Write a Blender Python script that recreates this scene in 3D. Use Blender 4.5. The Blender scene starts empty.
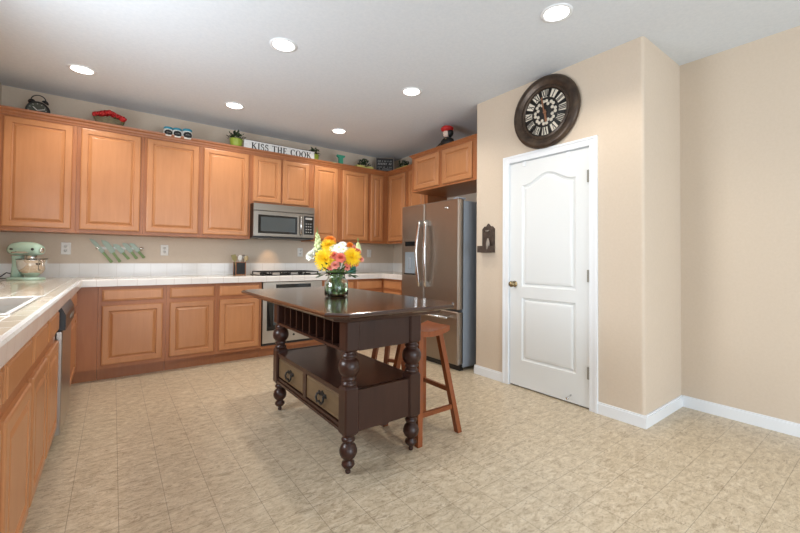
import bpy, math, random
from mathutils import Vector, Matrix
random.seed(7)
PI = math.pi
sc = bpy.context.scene
COL = sc.collection

# ------------------------------------------------------------------ camera
def make_camera():
    yaw, roll, pitch, h, f = 0.644598677, 0.00877898421, 0.0194340949, 1.16016, 384.346161
    F = Vector((math.sin(yaw), math.cos(yaw), 0)); R = Vector((math.cos(yaw), -math.sin(yaw), 0)); U = Vector((0, 0, 1))
    F, U = F*math.cos(pitch)+U*math.sin(pitch), U*math.cos(pitch)-F*math.sin(pitch)
    R, U = R*math.cos(roll)+U*math.sin(roll), U*math.cos(roll)-R*math.sin(roll)
    cd = bpy.data.cameras.new('camera'); cam = bpy.data.objects.new('camera', cd); COL.objects.link(cam)
    m = Matrix.Identity(4)
    for i in range(3):
        m[i][0] = R[i]; m[i][1] = U[i]; m[i][2] = -F[i]
    m[0][3] = 0; m[1][3] = 0; m[2][3] = h
    cam.matrix_world = m
    cd.sensor_width = 36; cd.lens = f*36/800
    cd.shift_x = -(402.3796-400)/800; cd.shift_y = (250.4031-266.5)/800
    cd.clip_start = 0.02
    sc.camera = cam
make_camera()

# ------------------------------------------------------------------ world, lights, exposure
w = bpy.data.worlds.new('sky'); sc.world = w; w.use_nodes = True
bg = w.node_tree.nodes['Background']; bg.inputs[0].default_value = (0.75, 0.87, 1.0, 1); bg.inputs[1].default_value = 1.2
def area(name, loc, rot, sx, sy, power, col=(1, 1, 1)):
    l = bpy.data.lights.new(name, 'AREA'); l.shape = 'RECTANGLE'; l.size = sx; l.size_y = sy
    l.energy = power; l.color = col
    o = bpy.data.objects.new(name, l); COL.objects.link(o); o.location = loc; o.rotation_euler = rot
    return o
# sink window daylight, plus fill lights added behind the camera and on its left
area('added_fill_behind', (1.5, -3.12, 1.15), (PI/2, 0, 0), 3.0, 2.1, 72, (0.84, 0.92, 1.0))
area('daylight_sink_window', (-0.93, 2.4, 1.6), (0, -PI/2, 0), 0.95, 1.3, 48, (0.88, 0.94, 1.0))
area('added_fill_left', (-0.93, -1.3, 1.35), (0, -PI/2, 0), 1.9, 1.8, 15, (0.88, 0.94, 1.0))
vs = sc.view_settings
vs.view_transform = 'Standard'; vs.look = 'None'; vs.gamma = 1.0; vs.use_curve_mapping = False
vs.exposure = 0.47

# ------------------------------------------------------------------ materials
def mat(name, col, rough=0.5, metal=0.0, **kw):
    m = bpy.data.materials.new(name); m.use_nodes = True
    b = m.node_tree.nodes['Principled BSDF']
    b.inputs['Base Color'].default_value = (*col, 1); b.inputs['Roughness'].default_value = rough
    b.inputs['Metallic'].default_value = metal
    for k, v in kw.items():
        b.inputs[k.replace('_', ' ')].default_value = v
    return m
def srgb(r, g, b):
    return tuple(((c/255)/12.92 if c/255 < 0.04045 else ((c/255+0.055)/1.055)**2.4) for c in (r, g, b))
def nd(m, t, **kw):
    n = m.node_tree.nodes.new(t)
    for k, v in kw.items(): setattr(n, k, v)
    return n
def lk(m, a, b): m.node_tree.links.new(a, b)
def noisy(m, c1, c2, scale=(1, 1, 1), ns=5.0, detail=4, rough=0.6, bump=0.0, coord='Object', lo=0.3, hi=0.7, dist=0.0):
    b = m.node_tree.nodes['Principled BSDF']
    tc = nd(m, 'ShaderNodeTexCoord'); mp = nd(m, 'ShaderNodeMapping'); mp.inputs['Scale'].default_value = scale
    n = nd(m, 'ShaderNodeTexNoise'); n.inputs['Scale'].default_value = ns; n.inputs['Detail'].default_value = detail
    n.inputs['Roughness'].default_value = rough; n.inputs['Distortion'].default_value = dist
    r = nd(m, 'ShaderNodeValToRGB'); r.color_ramp.elements[0].position = lo; r.color_ramp.elements[1].position = hi
    r.color_ramp.elements[0].color = (*c1, 1); r.color_ramp.elements[1].color = (*c2, 1)
    lk(m, tc.outputs[coord], mp.inputs[0]); lk(m, mp.outputs[0], n.inputs['Vector']); lk(m, n.outputs[0], r.inputs[0])
    lk(m, r.outputs[0], b.inputs['Base Color'])
    if bump:
        bp = nd(m, 'ShaderNodeBump'); bp.inputs['Strength'].default_value = bump; bp.inputs['Distance'].default_value = 0.002
        lk(m, n.outputs[0], bp.inputs['Height']); lk(m, bp.outputs[0], b.inputs['Normal'])
    return m
def wood(name, c1, c2, rough=0.35, vert=True, amt=0.12, coat=0.0):
    """fine grain running along z (vert) or x, with a slow blotch and a small per-object shift"""
    m = mat(name, c1, rough); b = m.node_tree.nodes['Principled BSDF']
    tc = nd(m, 'ShaderNodeTexCoord'); oi = nd(m, 'ShaderNodeObjectInfo')
    add = nd(m, 'ShaderNodeVectorMath', operation='ADD')
    mul = nd(m, 'ShaderNodeMath', operation='MULTIPLY'); mul.inputs[1].default_value = 9.0
    lk(m, oi.outputs['Random'], mul.inputs[0]); lk(m, tc.outputs['Object'], add.inputs[0]); lk(m, mul.outputs[0], add.inputs[1])
    mp = nd(m, 'ShaderNodeMapping'); mp.inputs['Scale'].default_value = (16, 16, 1.6) if vert else (1.6, 16, 16)
    n = nd(m, 'ShaderNodeTexNoise'); n.inputs['Scale'].default_value = 2.0; n.inputs['Detail'].default_value = 6
    n.inputs['Distortion'].default_value = 0.6
    lk(m, add.outputs[0], mp.inputs[0]); lk(m, mp.outputs[0], n.inputs['Vector'])
    n2 = nd(m, 'ShaderNodeTexNoise'); n2.inputs['Scale'].default_value = 2.6; n2.inputs['Detail'].default_value = 2
    lk(m, add.outputs[0], n2.inputs['Vector'])
    mx = nd(m, 'ShaderNodeMath', operation='ADD'); lk(m, n.outputs[0], mx.inputs[0]); lk(m, n2.outputs[0], mx.inputs[1])
    hf = nd(m, 'ShaderNodeMath', operation='MULTIPLY'); hf.inputs[1].default_value = 0.5; lk(m, mx.outputs[0], hf.inputs[0])
    r = nd(m, 'ShaderNodeValToRGB'); r.color_ramp.elements[0].position = 0.3; r.color_ramp.elements[1].position = 0.7
    r.color_ramp.elements[0].color = (*c1, 1); r.color_ramp.elements[1].color = (*c2, 1)
    lk(m, hf.outputs[0], r.inputs[0])
    hs = nd(m, 'ShaderNodeHueSaturation'); mr = nd(m, 'ShaderNodeMapRange')
    mr.inputs['To Min'].default_value = 1-amt/2; mr.inputs['To Max'].default_value = 1+amt/2
    lk(m, oi.outputs['Random'], mr.inputs['Value']); lk(m, mr.outputs[0], hs.inputs['Value'])
    lk(m, r.outputs[0], hs.inputs['Color']); lk(m, hs.outputs[0], b.inputs['Base Color'])
    b.inputs['Coat Weight'].default_value = coat; b.inputs['Coat Roughness'].default_value = 0.15
    return m
M = {}
M['wall'] = noisy(mat('painted_wall', (0.6, 0.5, 0.4), 0.85), srgb(206, 191, 172), srgb(210, 195, 177), ns=60, bump=0.12)
M['ceiling'] = noisy(mat('painted_ceiling', (0.7, 0.7, 0.7), 0.9), srgb(212, 219, 226), srgb(219, 225, 231), ns=45, bump=0.25)
M['trim'] = mat('white_trim', srgb(232, 236, 240), 0.35)
M['door'] = mat('white_door_paint', srgb(226, 230, 231), 0.38)
M['maple'] = wood('maple_wood', srgb(176, 118, 75), srgb(191, 133, 88), 0.33)
M['maple_frame'] = wood('maple_frame_wood', srgb(154, 94, 56), srgb(170, 109, 67), 0.36)
M['cab_in'] = wood('cabinet_underside', srgb(176, 120, 84), srgb(190, 134, 96), 0.6)
M['espresso'] = wood('espresso_wood', srgb(44, 24, 18), srgb(62, 37, 28), 0.40, coat=0.3)
for k_ in ('espresso',): M[k_].node_tree.nodes['Principled BSDF'].inputs['Specular IOR Level'].default_value = 0.25
M['espresso_top'] = wood('espresso_top_wood', srgb(44, 24, 16), srgb(62, 37, 25), 0.14, vert=False, coat=0.7)
M['cherry'] = wood('cherry_stool_wood', srgb(110, 54, 24), srgb(142, 76, 36), 0.30, coat=0.2)
M['steel'] = mat('brushed_steel', srgb(178, 172, 164), 0.32, 1.0)
M['fridge_steel'] = mat('dark_brushed_steel', srgb(158, 147, 136), 0.36, 1.0)
M['bright_steel'] = mat('polished_steel', srgb(215, 215, 215), 0.18, 1.0)
M['fridge_side'] = mat('grey_painted_side', srgb(138, 146, 156), 0.45)
M['black_plastic'] = mat('black_plastic', srgb(14, 14, 15), 0.3)
M['black_glass'] = mat('black_glass', srgb(18, 19, 20), 0.06)
M['window_glass_grey'] = mat('oven_window_glass', srgb(70, 76, 78), 0.12)
M['black_iron'] = mat('black_iron', srgb(22, 21, 20), 0.5)
M['white_plastic'] = mat('white_plastic', srgb(226, 224, 218), 0.4)
M['dark_slot'] = mat('dark_slot', srgb(28, 26, 25), 0.6)
M['mint'] = mat('mint_enamel', srgb(176, 205, 188), 0.2, Coat_Weight=0.6)
M['chrome'] = mat('chrome', srgb(225, 222, 216), 0.08, 1.0)
M['knife_blade'] = mat('knife_blade_green', srgb(150, 168, 150), 0.3)
M['knife_handle'] = mat('knife_handle_green', srgb(112, 136, 70), 0.4)
M['bronze'] = noisy(mat('aged_bronze', (0.1, 0.07, 0.05), 0.35, 0.35), srgb(46, 36, 30), srgb(84, 68, 54), ns=14)
M['copper'] = mat('copper_hand', srgb(150, 106, 78), 0.4, 0.4)
M['cream'] = mat('cream_enamel', srgb(222, 214, 198), 0.5)
M['iron_brown'] = noisy(mat('rusty_iron', (0.08, 0.06, 0.05), 0.55, 0.3), srgb(58, 48, 42), srgb(88, 74, 64), ns=30)
M['brass'] = mat('brass_knob', srgb(150, 132, 100), 0.2, 1.0)
M['lime'] = mat('lime_ceramic', srgb(150, 168, 62), 0.35)
M['pale_lime'] = mat('pale_lime_box', srgb(206, 200, 116), 0.45)
M['teal'] = mat('teal_paint', srgb(62, 150, 122), 0.45)
M['teal_lid'] = mat('blue_lid', srgb(48, 140, 165), 0.35)
M['white_ceramic'] = mat('white_ceramic', srgb(230, 228, 222), 0.3)
M['black_paint'] = mat('black_paint', srgb(16, 16, 17), 0.5)
M['chalk'] = mat('chalk_grey', srgb(170, 168, 165), 0.8)
M['frame_grey'] = mat('grey_frame', srgb(140, 130, 120), 0.6)
M['red'] = noisy(mat('red_petal', (0.5, 0.02, 0.02), 0.6), srgb(150, 14, 18), srgb(205, 34, 30), ns=30)
M['leaf'] = noisy(mat('green_leaf', (0.05, 0.12, 0.04), 0.5), srgb(38, 62, 34), srgb(72, 104, 54), ns=25)
M['dark_leaf'] = noisy(mat('dark_green_leaf', (0.02, 0.05, 0.02), 0.6), srgb(22, 36, 20), srgb(50, 70, 36), ns=25)
M['stem'] = mat('green_stem', srgb(104, 138, 66), 0.5)
M['yellow'] = mat('yellow_petal', srgb(248, 208, 30), 0.6)
M['orange'] = mat('orange_petal', srgb(238, 140, 46), 0.6)
M['coral'] = mat('coral_petal', srgb(236, 132, 112), 0.6)
M['pink'] = mat('light_pink_petal', srgb(240, 160, 142), 0.6)
M['white_petal'] = mat('white_petal', srgb(246, 245, 236), 0.6)
M['cream_petal'] = mat('cream_green_petal', srgb(214, 224, 166), 0.6)
M['skin'] = mat('pale_figurine_face', srgb(214, 190, 176), 0.5)
M['basket'] = noisy(mat('basket_weave', (0.3, 0.28, 0.2), 0.8), srgb(70, 62, 46), srgb(128, 116, 88), scale=(1, 1, 4), ns=40)
M['wood_spoon'] = mat('pale_wood_spoon', srgb(196, 172, 128), 0.5)
M['crock_wood'] = mat('crock_wood_edge', srgb(150, 96, 60), 0.5)
M['teal_dark'] = mat('dark_teal_plastic', srgb(58, 118, 108), 0.4)
M['glass'] = mat('clear_glass', (0.9, 0.97, 0.94), 0.02, IOR=1.45, Transmission_Weight=1.0)
M['water'] = mat('vase_water', (0.72, 0.86, 0.66), 0.0, IOR=1.33, Transmission_Weight=1.0)
M['pane'] = mat('window_pane', (1, 1, 1), 0.0, IOR=1.1, Transmission_Weight=1.0)
M['sign_white'] = noisy(mat('sign_white_wood', (0.7, 0.7, 0.7), 0.6), srgb(206, 208, 208), srgb(232, 232, 230), scale=(1, 1, 6), ns=18)
m = mat('lamp_lens', (1, 1, 1), 0.5); bb = m.node_tree.nodes['Principled BSDF']
bb.inputs['Emission Color'].default_value = (1, 0.96, 0.88, 1); bb.inputs['Emission Strength'].default_value = 6; M['lens'] = m
m = mat('lit_display', srgb(20, 30, 40), 0.3); M['display'] = m

def grid_mask(m, vec, axes, pitch, offs, width):
    """1 where a straight joint runs, for each axis in axes"""
    sep = nd(m, 'ShaderNodeSeparateXYZ'); lk(m, vec, sep.inputs[0]); last = None
    for a, pt, of in zip(axes, pitch, offs):
        s = nd(m, 'ShaderNodeMath', operation='SUBTRACT'); s.inputs[1].default_value = of - width/2; lk(m, sep.outputs[a], s.inputs[0])
        d = nd(m, 'ShaderNodeMath', operation='DIVIDE'); d.inputs[1].default_value = pt; lk(m, s.outputs[0], d.inputs[0])
        f = nd(m, 'ShaderNodeMath', operation='FRACT'); lk(m, d.outputs[0], f.inputs[0])
        l = nd(m, 'ShaderNodeMath', operation='LESS_THAN'); l.inputs[1].default_value = width/pt; lk(m, f.outputs[0], l.inputs[0])
        if last is None: last = l
        else:
            mx = nd(m, 'ShaderNodeMath', operation='MAXIMUM'); lk(m, last.outputs[0], mx.inputs[0]); lk(m, l.outputs[0], mx.inputs[1]); last = mx
    return last
# vinyl floor: small squares with streaky stone figure
m = mat('stone_vinyl_floor', (0.5, 0.42, 0.32), 0.34); M['floor'] = m
b = m.node_tree.nodes['Principled BSDF']; tc = nd(m, 'ShaderNodeTexCoord')
mp = nd(m, 'ShaderNodeMapping'); mp.inputs['Scale'].default_value = (1.5, 3.0, 1); mp.inputs['Rotation'].default_value = (0, 0, 0.3)
lk(m, tc.outputs['Object'], mp.inputs[0])
n1 = nd(m, 'ShaderNodeTexNoise'); n1.inputs['Scale'].default_value = 11; n1.inputs['Detail'].default_value = 9; n1.inputs['Roughness'].default_value = 0.78; n1.inputs['Distortion'].default_value = 0.7
lk(m, mp.outputs[0], n1.inputs['Vector'])
r1 = nd(m, 'ShaderNodeValToRGB'); cr = r1.color_ramp
cr.elements[0].position = 0.34; cr.elements[0].color = (*srgb(166, 149, 124), 1)
cr.elements[1].position = 0.66; cr.elements[1].color = (*srgb(219, 207, 185), 1)
e = cr.elements.new(0.5); e.color = (*srgb(199, 183, 157), 1)
lk(m, n1.outputs[0], r1.inputs[0])
n2 = nd(m, 'ShaderNodeTexNoise'); n2.inputs['Scale'].default_value = 10; n2.inputs['Detail'].default_value = 7; n2.inputs['Distortion'].default_value = 1.2
lk(m, mp.outputs[0], n2.inputs['Vector'])
ab = nd(m, 'ShaderNodeMath', operation='SUBTRACT'); ab.inputs[1].default_value = 0.5; lk(m, n2.outputs[0], ab.inputs[0])
ab2 = nd(m, 'ShaderNodeMath', operation='ABSOLUTE'); lk(m, ab.outputs[0], ab2.inputs[0])
vn = nd(m, 'ShaderNodeMapRange'); vn.inputs['From Max'].default_value = 0.011; vn.inputs['To Min'].default_value = 0.75; vn.inputs['To Max'].default_value = 0.0
lk(m, ab2.outputs[0], vn.inputs['Value'])
mv = nd(m, 'ShaderNodeMix', data_type='RGBA'); lk(m, vn.outputs[0], mv.inputs['Factor']); lk(m, r1.outputs[0], mv.inputs['A']); mv.inputs['B'].default_value = (*srgb(132, 114, 92), 1)
mp2 = nd(m, 'ShaderNodeMapping'); mp2.inputs['Scale'].default_value = (1.0, 3.4, 1); mp2.inputs['Rotation'].default_value = (0, 0, 0.75); lk(m, tc.outputs['Object'], mp2.inputs[0])
n3 = nd(m, 'ShaderNodeTexNoise'); n3.inputs['Scale'].default_value = 17; n3.inputs['Detail'].default_value = 5; n3.inputs['Roughness'].default_value = 0.6; n3.inputs['Distortion'].default_value = 1.0
lk(m, mp2.outputs[0], n3.inputs['Vector'])
st_ = nd(m, 'ShaderNodeMapRange'); st_.inputs['From Min'].default_value = 0.34; st_.inputs['From Max'].default_value = 0.41; st_.inputs['To Min'].default_value = 0.55; st_.inputs['To Max'].default_value = 0.0
lk(m, n3.outputs[0], st_.inputs['Value'])
ms = nd(m, 'ShaderNodeMix', data_type='RGBA'); lk(m, st_.outputs[0], ms.inputs['Factor']); lk(m, mv.outputs['Result'], ms.inputs['A']); ms.inputs['B'].default_value = (*srgb(138, 118, 94), 1)
mv = ms
gm = grid_mask(m, tc.outputs['Object'], (0, 1), (0.1805, 0.1817), (0.04, 0.597), 0.0028)
gf = nd(m, 'ShaderNodeMath', operation='MULTIPLY'); gf.inputs[1].default_value = 0.6; lk(m, gm.outputs[0], gf.inputs[0])
mg = nd(m, 'ShaderNodeMix', data_type='RGBA'); lk(m, gf.outputs[0], mg.inputs['Factor']); lk(m, mv.outputs['Result'], mg.inputs['A']); mg.inputs['B'].default_value = (*srgb(120, 104, 84), 1)
lk(m, mg.outputs['Result'], b.inputs['Base Color'])
bp = nd(m, 'ShaderNodeBump'); bp.inputs['Strength'].default_value = 0.25; bp.inputs['Distance'].default_value = 0.0015; lk(m, n1.outputs[0], bp.inputs['Height']); lk(m, bp.outputs[0], b.inputs['Normal'])
def tilemat(name, c1, c2, grout, axes, pitch, offs, rough=0.12, width=0.004):
    m = mat(name, c1, rough); b = m.node_tree.nodes['Principled BSDF']; tc = nd(m, 'ShaderNodeTexCoord')
    n = nd(m, 'ShaderNodeTexNoise'); n.inputs['Scale'].default_value = 4; n.inputs['Detail'].default_value = 3; lk(m, tc.outputs['Object'], n.inputs['Vector'])
    r = nd(m, 'ShaderNodeValToRGB'); r.color_ramp.elements[0].position = 0.35; r.color_ramp.elements[1].position = 0.65
    r.color_ramp.elements[0].color = (*c1, 1); r.color_ramp.elements[1].color = (*c2, 1); lk(m, n.outputs[0], r.inputs[0])
    g = grid_mask(m, tc.outputs['Object'], axes, pitch, offs, width)
    mx = nd(m, 'ShaderNodeMix', data_type='RGBA'); lk(m, g.outputs[0], mx.inputs['Factor']); lk(m, r.outputs[0], mx.inputs['A']); mx.inputs['B'].default_value = (*grout, 1)
    lk(m, mx.outputs['Result'], b.inputs['Base Color'])
    bp = nd(m, 'ShaderNodeBump'); bp.inputs['Strength'].default_value = 0.5; bp.inputs['Distance'].default_value = 0.001; bp.invert = True
    lk(m, g.outputs[0], bp.inputs['Height']); lk(m, bp.outputs[0], b.inputs['Normal'])
    return m
M['tile_top'] = tilemat('counter_tile', srgb(190, 172, 150), srgb(212, 197, 175), srgb(240, 236, 226), (0, 1), (0.152, 0.152), (-0.30, 4.40), 0.10, 0.006)
M['tile_edge'] = tilemat('counter_edge_tile', srgb(222, 216, 210), srgb(232, 227, 222), srgb(208, 198, 190), (0, 1), (0.152, 0.102), (-0.27, 4.49), 0.15)
M['tile_splash'] = tilemat('splash_tile', srgb(232, 230, 226), srgb(240, 238, 234), srgb(220, 216, 210), (0, 1), (0.152, 0.152), (0.03, 4.49), 0.12)

# ------------------------------------------------------------------ mesh builder
class MB:
    def __init__(s): s.v = []; s.f = []; s.m = []; s.sm = []
    def add(s, vs, fs, mi=0, smooth=False, T=None):
        k = len(s.v)
        for p in vs:
            p = Vector(p)
            s.v.append(tuple(T @ p) if T else tuple(p))
        for f in fs: s.f.append([i+k for i in f]); s.m.append(mi); s.sm.append(smooth)
        return s
    def box(s, x0, x1, y0, y1, z0, z1, mi=0, T=None, bev=0.0):
        if bev > 0:
            b = min(bev, (x1-x0)/2.01, (y1-y0)/2.01, (z1-z0)/2.01)
            vs = []
            for z in (z0, z1):
                for y in (y0, y1):
                    for x in (x0, x1):
                        sx = 1 if x == x0 else -1; sy = 1 if y == y0 else -1; sz = 1 if z == z0 else -1
                        vs += [(x, y+sy*b, z+sz*b), (x+sx*b, y, z+sz*b), (x+sx*b, y+sy*b, z)]
            # indices: corner c = zi*4+yi*2+xi, sub 0=x-face 1=y-face 2=z-face
            c = lambda zi, yi, xi, k: (zi*4+yi*2+xi)*3+k
            fs = [[c(0,0,0,0), c(1,0,0,0), c(1,1,0,0), c(0,1,0,0)], [c(0,0,1,0), c(0,1,1,0), c(1,1,1,0), c(1,0,1,0)],
                  [c(0,0,0,1), c(0,0,1,1), c(1,0,1,1), c(1,0,0,1)], [c(0,1,0,1), c(1,1,0,1), c(1,1,1,1), c(0,1,1,1)],
                  [c(0,0,0,2), c(0,1,0,2), c(0,1,1,2), c(0,0,1,2)], [c(1,0,0,2), c(1,0,1,2), c(1,1,1,2), c(1,1,0,2)]]
            for zi in (0, 1):
                for yi in (0, 1): fs.append([c(zi,yi,0,1), c(zi,yi,1,1), c(zi,yi,1,2), c(zi,yi,0,2)])
                for xi in (0, 1): fs.append([c(zi,0,xi,0), c(zi,1,xi,0), c(zi,1,xi,2), c(zi,0,xi,2)])
            for yi in (0, 1):
                for xi in (0, 1): fs.append([c(0,yi,xi,0), c(1,yi,xi,0), c(1,yi,xi,1), c(0,yi,xi,1)])
            for zi in (0, 1):
                for yi in (0, 1):
                    for xi in (0, 1): fs.append([c(zi,yi,xi,0), c(zi,yi,xi,1), c(zi,yi,xi,2)])
            return s.add(vs, fs, mi, False, T)
        vs = [(x0,y0,z0),(x1,y0,z0),(x1,y1,z0),(x0,y1,z0),(x0,y0,z1),(x1,y0,z1),(x1,y1,z1),(x0,y1,z1)]
        return s.add(vs, [[0,3,2,1],[4,5,6,7],[0,1,5,4],[1,2,6,5],[2,3,7,6],[3,0,4,7]], mi, False, T)
    def lathe(s, prof, n=24, mi=0, T=None, smooth=True, sx=1, sy=1, cap=True, flute=0):
        vs = []; fs = []
        for r, z in prof:
            for i in range(n):
                a = 2*PI*i/n
                vs.append((r*math.cos(a)*sx, r*math.sin(a)*sy, z))
        for j in range(len(prof)-1):
            for i in range(n):
                k = (i+1) % n
                fs.append([j*n+i, j*n+k, (j+1)*n+k, (j+1)*n+i])
        if cap:
            if prof[0][0] > 1e-5: fs.append(list(range(n))[::-1])
            if prof[-1][0] > 1e-5: fs.append([(len(prof)-1)*n+i for i in range(n)])
        return s.add(vs, fs, mi, smooth, T)
    def tube(s, pts, r, n=8, mi=0, T=None, caps=True):
        P = [Vector(p) for p in pts]; vs = []; fs = []
        rr = r if isinstance(r, (list, tuple)) else [r]*len(P)
        up = None
        for i, p in enumerate(P):
            d = (P[min(i+1, len(P)-1)]-P[max(i-1, 0)]).normalized()
            if up is None:
                up = Vector((0, 0, 1)) if abs(d.z) < 0.9 else Vector((1, 0, 0))
            a = d.cross(up).normalized(); b2 = a.cross(d).normalized(); up = b2
            for k in range(n):
                t = 2*PI*k/n
                vs.append(tuple(p+a*rr[i]*math.cos(t)+b2*rr[i]*math.sin(t)))
        for i in range(len(P)-1):
            for k in range(n):
                q = (k+1) % n
                fs.append([i*n+k, i*n+q, (i+1)*n+q, (i+1)*n+k])
        if caps: fs.append(list(range(n))[::-1]); fs.append([(len(P)-1)*n+k for k in range(n)])
        return s.add(vs, fs, mi, True, T)
    def prism(s, poly, y0, y1, mi=0, T=None):
        """polygon in xz extruded along y"""
        n = len(poly); vs = [(x, y0, z) for x, z in poly]+[(x, y1, z) for x, z in poly]
        fs = [list(range(n)), [n+i for i in range(n)][::-1]]+[[i, n+i, n+(i+1) % n, (i+1) % n] for i in range(n)]
        return s.add(vs, fs, mi, False, T)
    def bar(s, a, b, wx, wy, mi=0, T=None, w2=None):
        """square bar between two points, section wx by wy kept in x and y"""
        w2 = w2 or (wx, wy); vs = []
        for p, (u, v) in ((a, (wx, wy)), (b, w2)):
            vs += [(p[0]-u/2, p[1]-v/2, p[2]), (p[0]+u/2, p[1]-v/2, p[2]), (p[0]+u/2, p[1]+v/2, p[2]), (p[0]-u/2, p[1]+v/2, p[2])]
        return s.add(vs, [[0,3,2,1],[4,5,6,7],[0,1,5,4],[1,2,6,5],[2,3,7,6],[3,0,4,7]], mi, False, T)
    def ball(s, c, r, n=12, mi=0, sx=1, sy=1, sz=1, T=None, jit=0):
        vs = []; fs = []; m_ = max(4, n//2)
        for j in range(m_+1):
            ph = PI*j/m_
            for i in range(n):
                a = 2*PI*i/n; q = r*(1+random.uniform(-jit, jit))
                vs.append((c[0]+q*sx*math.sin(ph)*math.cos(a), c[1]+q*sy*math.sin(ph)*math.sin(a), c[2]-q*sz*math.cos(ph)))
        for j in range(m_):
            for i in range(n):
                k = (i+1) % n; fs.append([j*n+i, j*n+k, (j+1)*n+k, (j+1)*n+i])
        return s.add(vs, fs, mi, True, T)
    def rings(s, rects, mi=0, T=None, mis=None):
        """nested rectangles (x0,x1,z0,z1,y) joined into one relief facing -y"""
        vs = []; fs = []
        for (x0, x1, z0, z1, y) in rects: vs += [(x0,y,z0),(x1,y,z0),(x1,y,z1),(x0,y,z1)]
        for j in range(len(rects)-1):
            for i in range(4):
                k = (i+1) % 4; fs.append([j*4+i, j*4+k, (j+1)*4+k, (j+1)*4+i])
        q = (len(rects)-1)*4; fs.append([q, q+1, q+2, q+3])
        return s.add(vs, fs, mi, False, T)
    def build(s, name, mats, parent=None, loc=None, rot=None):
        me = bpy.data.meshes.new(name); me.from_pydata(s.v, [], s.f)
        if not isinstance(mats, (list, tuple)): mats = [mats]
        for q in mats: me.materials.append(q)
        for p, mi, sm in zip(me.polygons, s.m, s.sm): p.material_index = mi; p.use_smooth = sm
        import bmesh
        bm = bmesh.new(); bm.from_mesh(me); bmesh.ops.recalc_face_normals(bm, faces=bm.faces); bm.to_mesh(me); bm.free()
        me.update()
        o = bpy.data.objects.new(name, me); COL.objects.link(o)
        if parent is not None: o.parent = parent
        if loc: o.location = loc
        if rot: o.rotation_euler = rot
        return o
def thing(name, label, cat, loc=(0, 0, 0), rz=0, group=None):
    o = bpy.data.objects.new(name, None); COL.objects.link(o); o.empty_display_size = 0.1
    o.location = loc; o.rotation_euler = (0, 0, rz); o['label'] = label; o['category'] = cat
    if group: o['group'] = group
    return o
def tag(o, label, cat, group=None):
    o['label'] = label; o['category'] = cat
    if group: o['group'] = group
    return o
def struct(o, label=None):
    o['kind'] = 'structure'
    if label: o['label'] = label
    return o
def copy_tree(o, parent=None):
    c = o.copy(); COL.objects.link(c); c.parent = parent
    for ch in [x for x in COL.objects if x.parent == o]: copy_tree(ch, c)
    return c
def TR(loc=(0, 0, 0), rx=0, ry=0, rz=0, sc_=1):
    return Matrix.Translation(loc) @ Matrix.Rotation(rz, 4, 'Z') @ Matrix.Rotation(ry, 4, 'Y') @ Matrix.Rotation(rx, 4, 'X') @ Matrix.Scale(sc_, 4)

# ------------------------------------------------------------------ room shell
XL, XD, XR, YC, YE, YB, YF, H = -0.86, 2.9525, 3.648, 1.126, 2.685, 5.093, -3.2, 2.74
TH = 0.12
struct(MB().box(XL-TH, XR+TH, YF-TH, YB+TH, -0.1, 0).build('floor', M['floor']), 'beige stone-look vinyl floor in small squares')
struct(MB().box(XL-TH, XR+TH, YF-TH, YB+TH, H, H+0.1).build('ceiling', M['ceiling']), 'white lightly textured ceiling')
struct(MB().box(XL-TH, XR+TH, YB, YB+TH, 0, H).build('wall_back', M['wall']), 'tan painted kitchen back wall')
# left wall with two window openings
def wall_x(xa, xb, y0, y1, holes):
    mb = MB(); ys = y0
    for (a, b_, z0, z1) in holes:
        mb.box(xa, xb, ys, a, 0, H)
        if z0 > 0: mb.box(xa, xb, a, b_, 0, z0)
        mb.box(xa, xb, a, b_, z1, H); ys = b_
    mb.box(xa, xb, ys, y1, 0, H); return mb
struct(wall_x(XL-TH, XL, YF, YB, [(-2.2, -0.4, 0.4, 2.3), (1.75, 3.05, 1.12, 2.07)]).build('wall_left', M['wall']), 'tan painted left wall')
mb = MB(); mb.box(XL-TH, 0.0, YF-TH, YF, 0, H); mb.box(3.0, XR+TH, YF-TH, YF, 0, H); mb.box(0.0, 3.0, YF-TH, YF, 2.2, H)
struct(mb.build('wall_front', M['wall']), 'tan painted wall behind the viewer')
struct(MB().box(XR, XR+TH, YF, YC, 0, H).build('wall_right', M['wall']), 'plain tan wall at the far right')
BN = 0.022
mb = MB(); mb.box(XD+BN, XR+TH, YC, YC+0.10, 0, H)
struct(mb.build('wall_return', M['wall']), 'narrow tan return wall beside the pantry corner')
mb = MB(); mb.box(XD, XD+0.10, YC+BN, 1.505, 0, H); mb.box(XD, XD+0.10, 2.27, YE-BN, 0, H)
for cyy, a0 in ((YC+BN, PI), (YE-BN, PI/2)):
    arcp = [(XD+BN+BN*math.cos(a0+PI/2*i/8), cyy+BN*math.sin(a0+PI/2*i/8)) for i in range(9)]
    vs = [(x, y, 0) for x, y in arcp]+[(x, y, H) for x, y in arcp]
    mb.add(vs, [[i, i+1, 10+i, 9+i] for i in range(8)], 0, True)
mb.box(XD+BN, XD+0.10, YE-BN, YE, 0, H); mb.box(XD, XD+0.10, 1.505, 2.27, 2.06, H)
struct(mb.build('wall_pantry', M['wall']), 'tan pantry wall holding the white door and round clock')
struct(MB().box(XD+0.10, XR, YE-0.10, YE, 0, H).build('wall_alcove', M['wall']), 'tan side wall of the refrigerator alcove')
struct(MB().box(XR, XR+TH, YE-0.1, YB, 0, H).build('wall_kitchen_right', M['wall']), 'tan kitchen wall behind the refrigerator')
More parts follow.
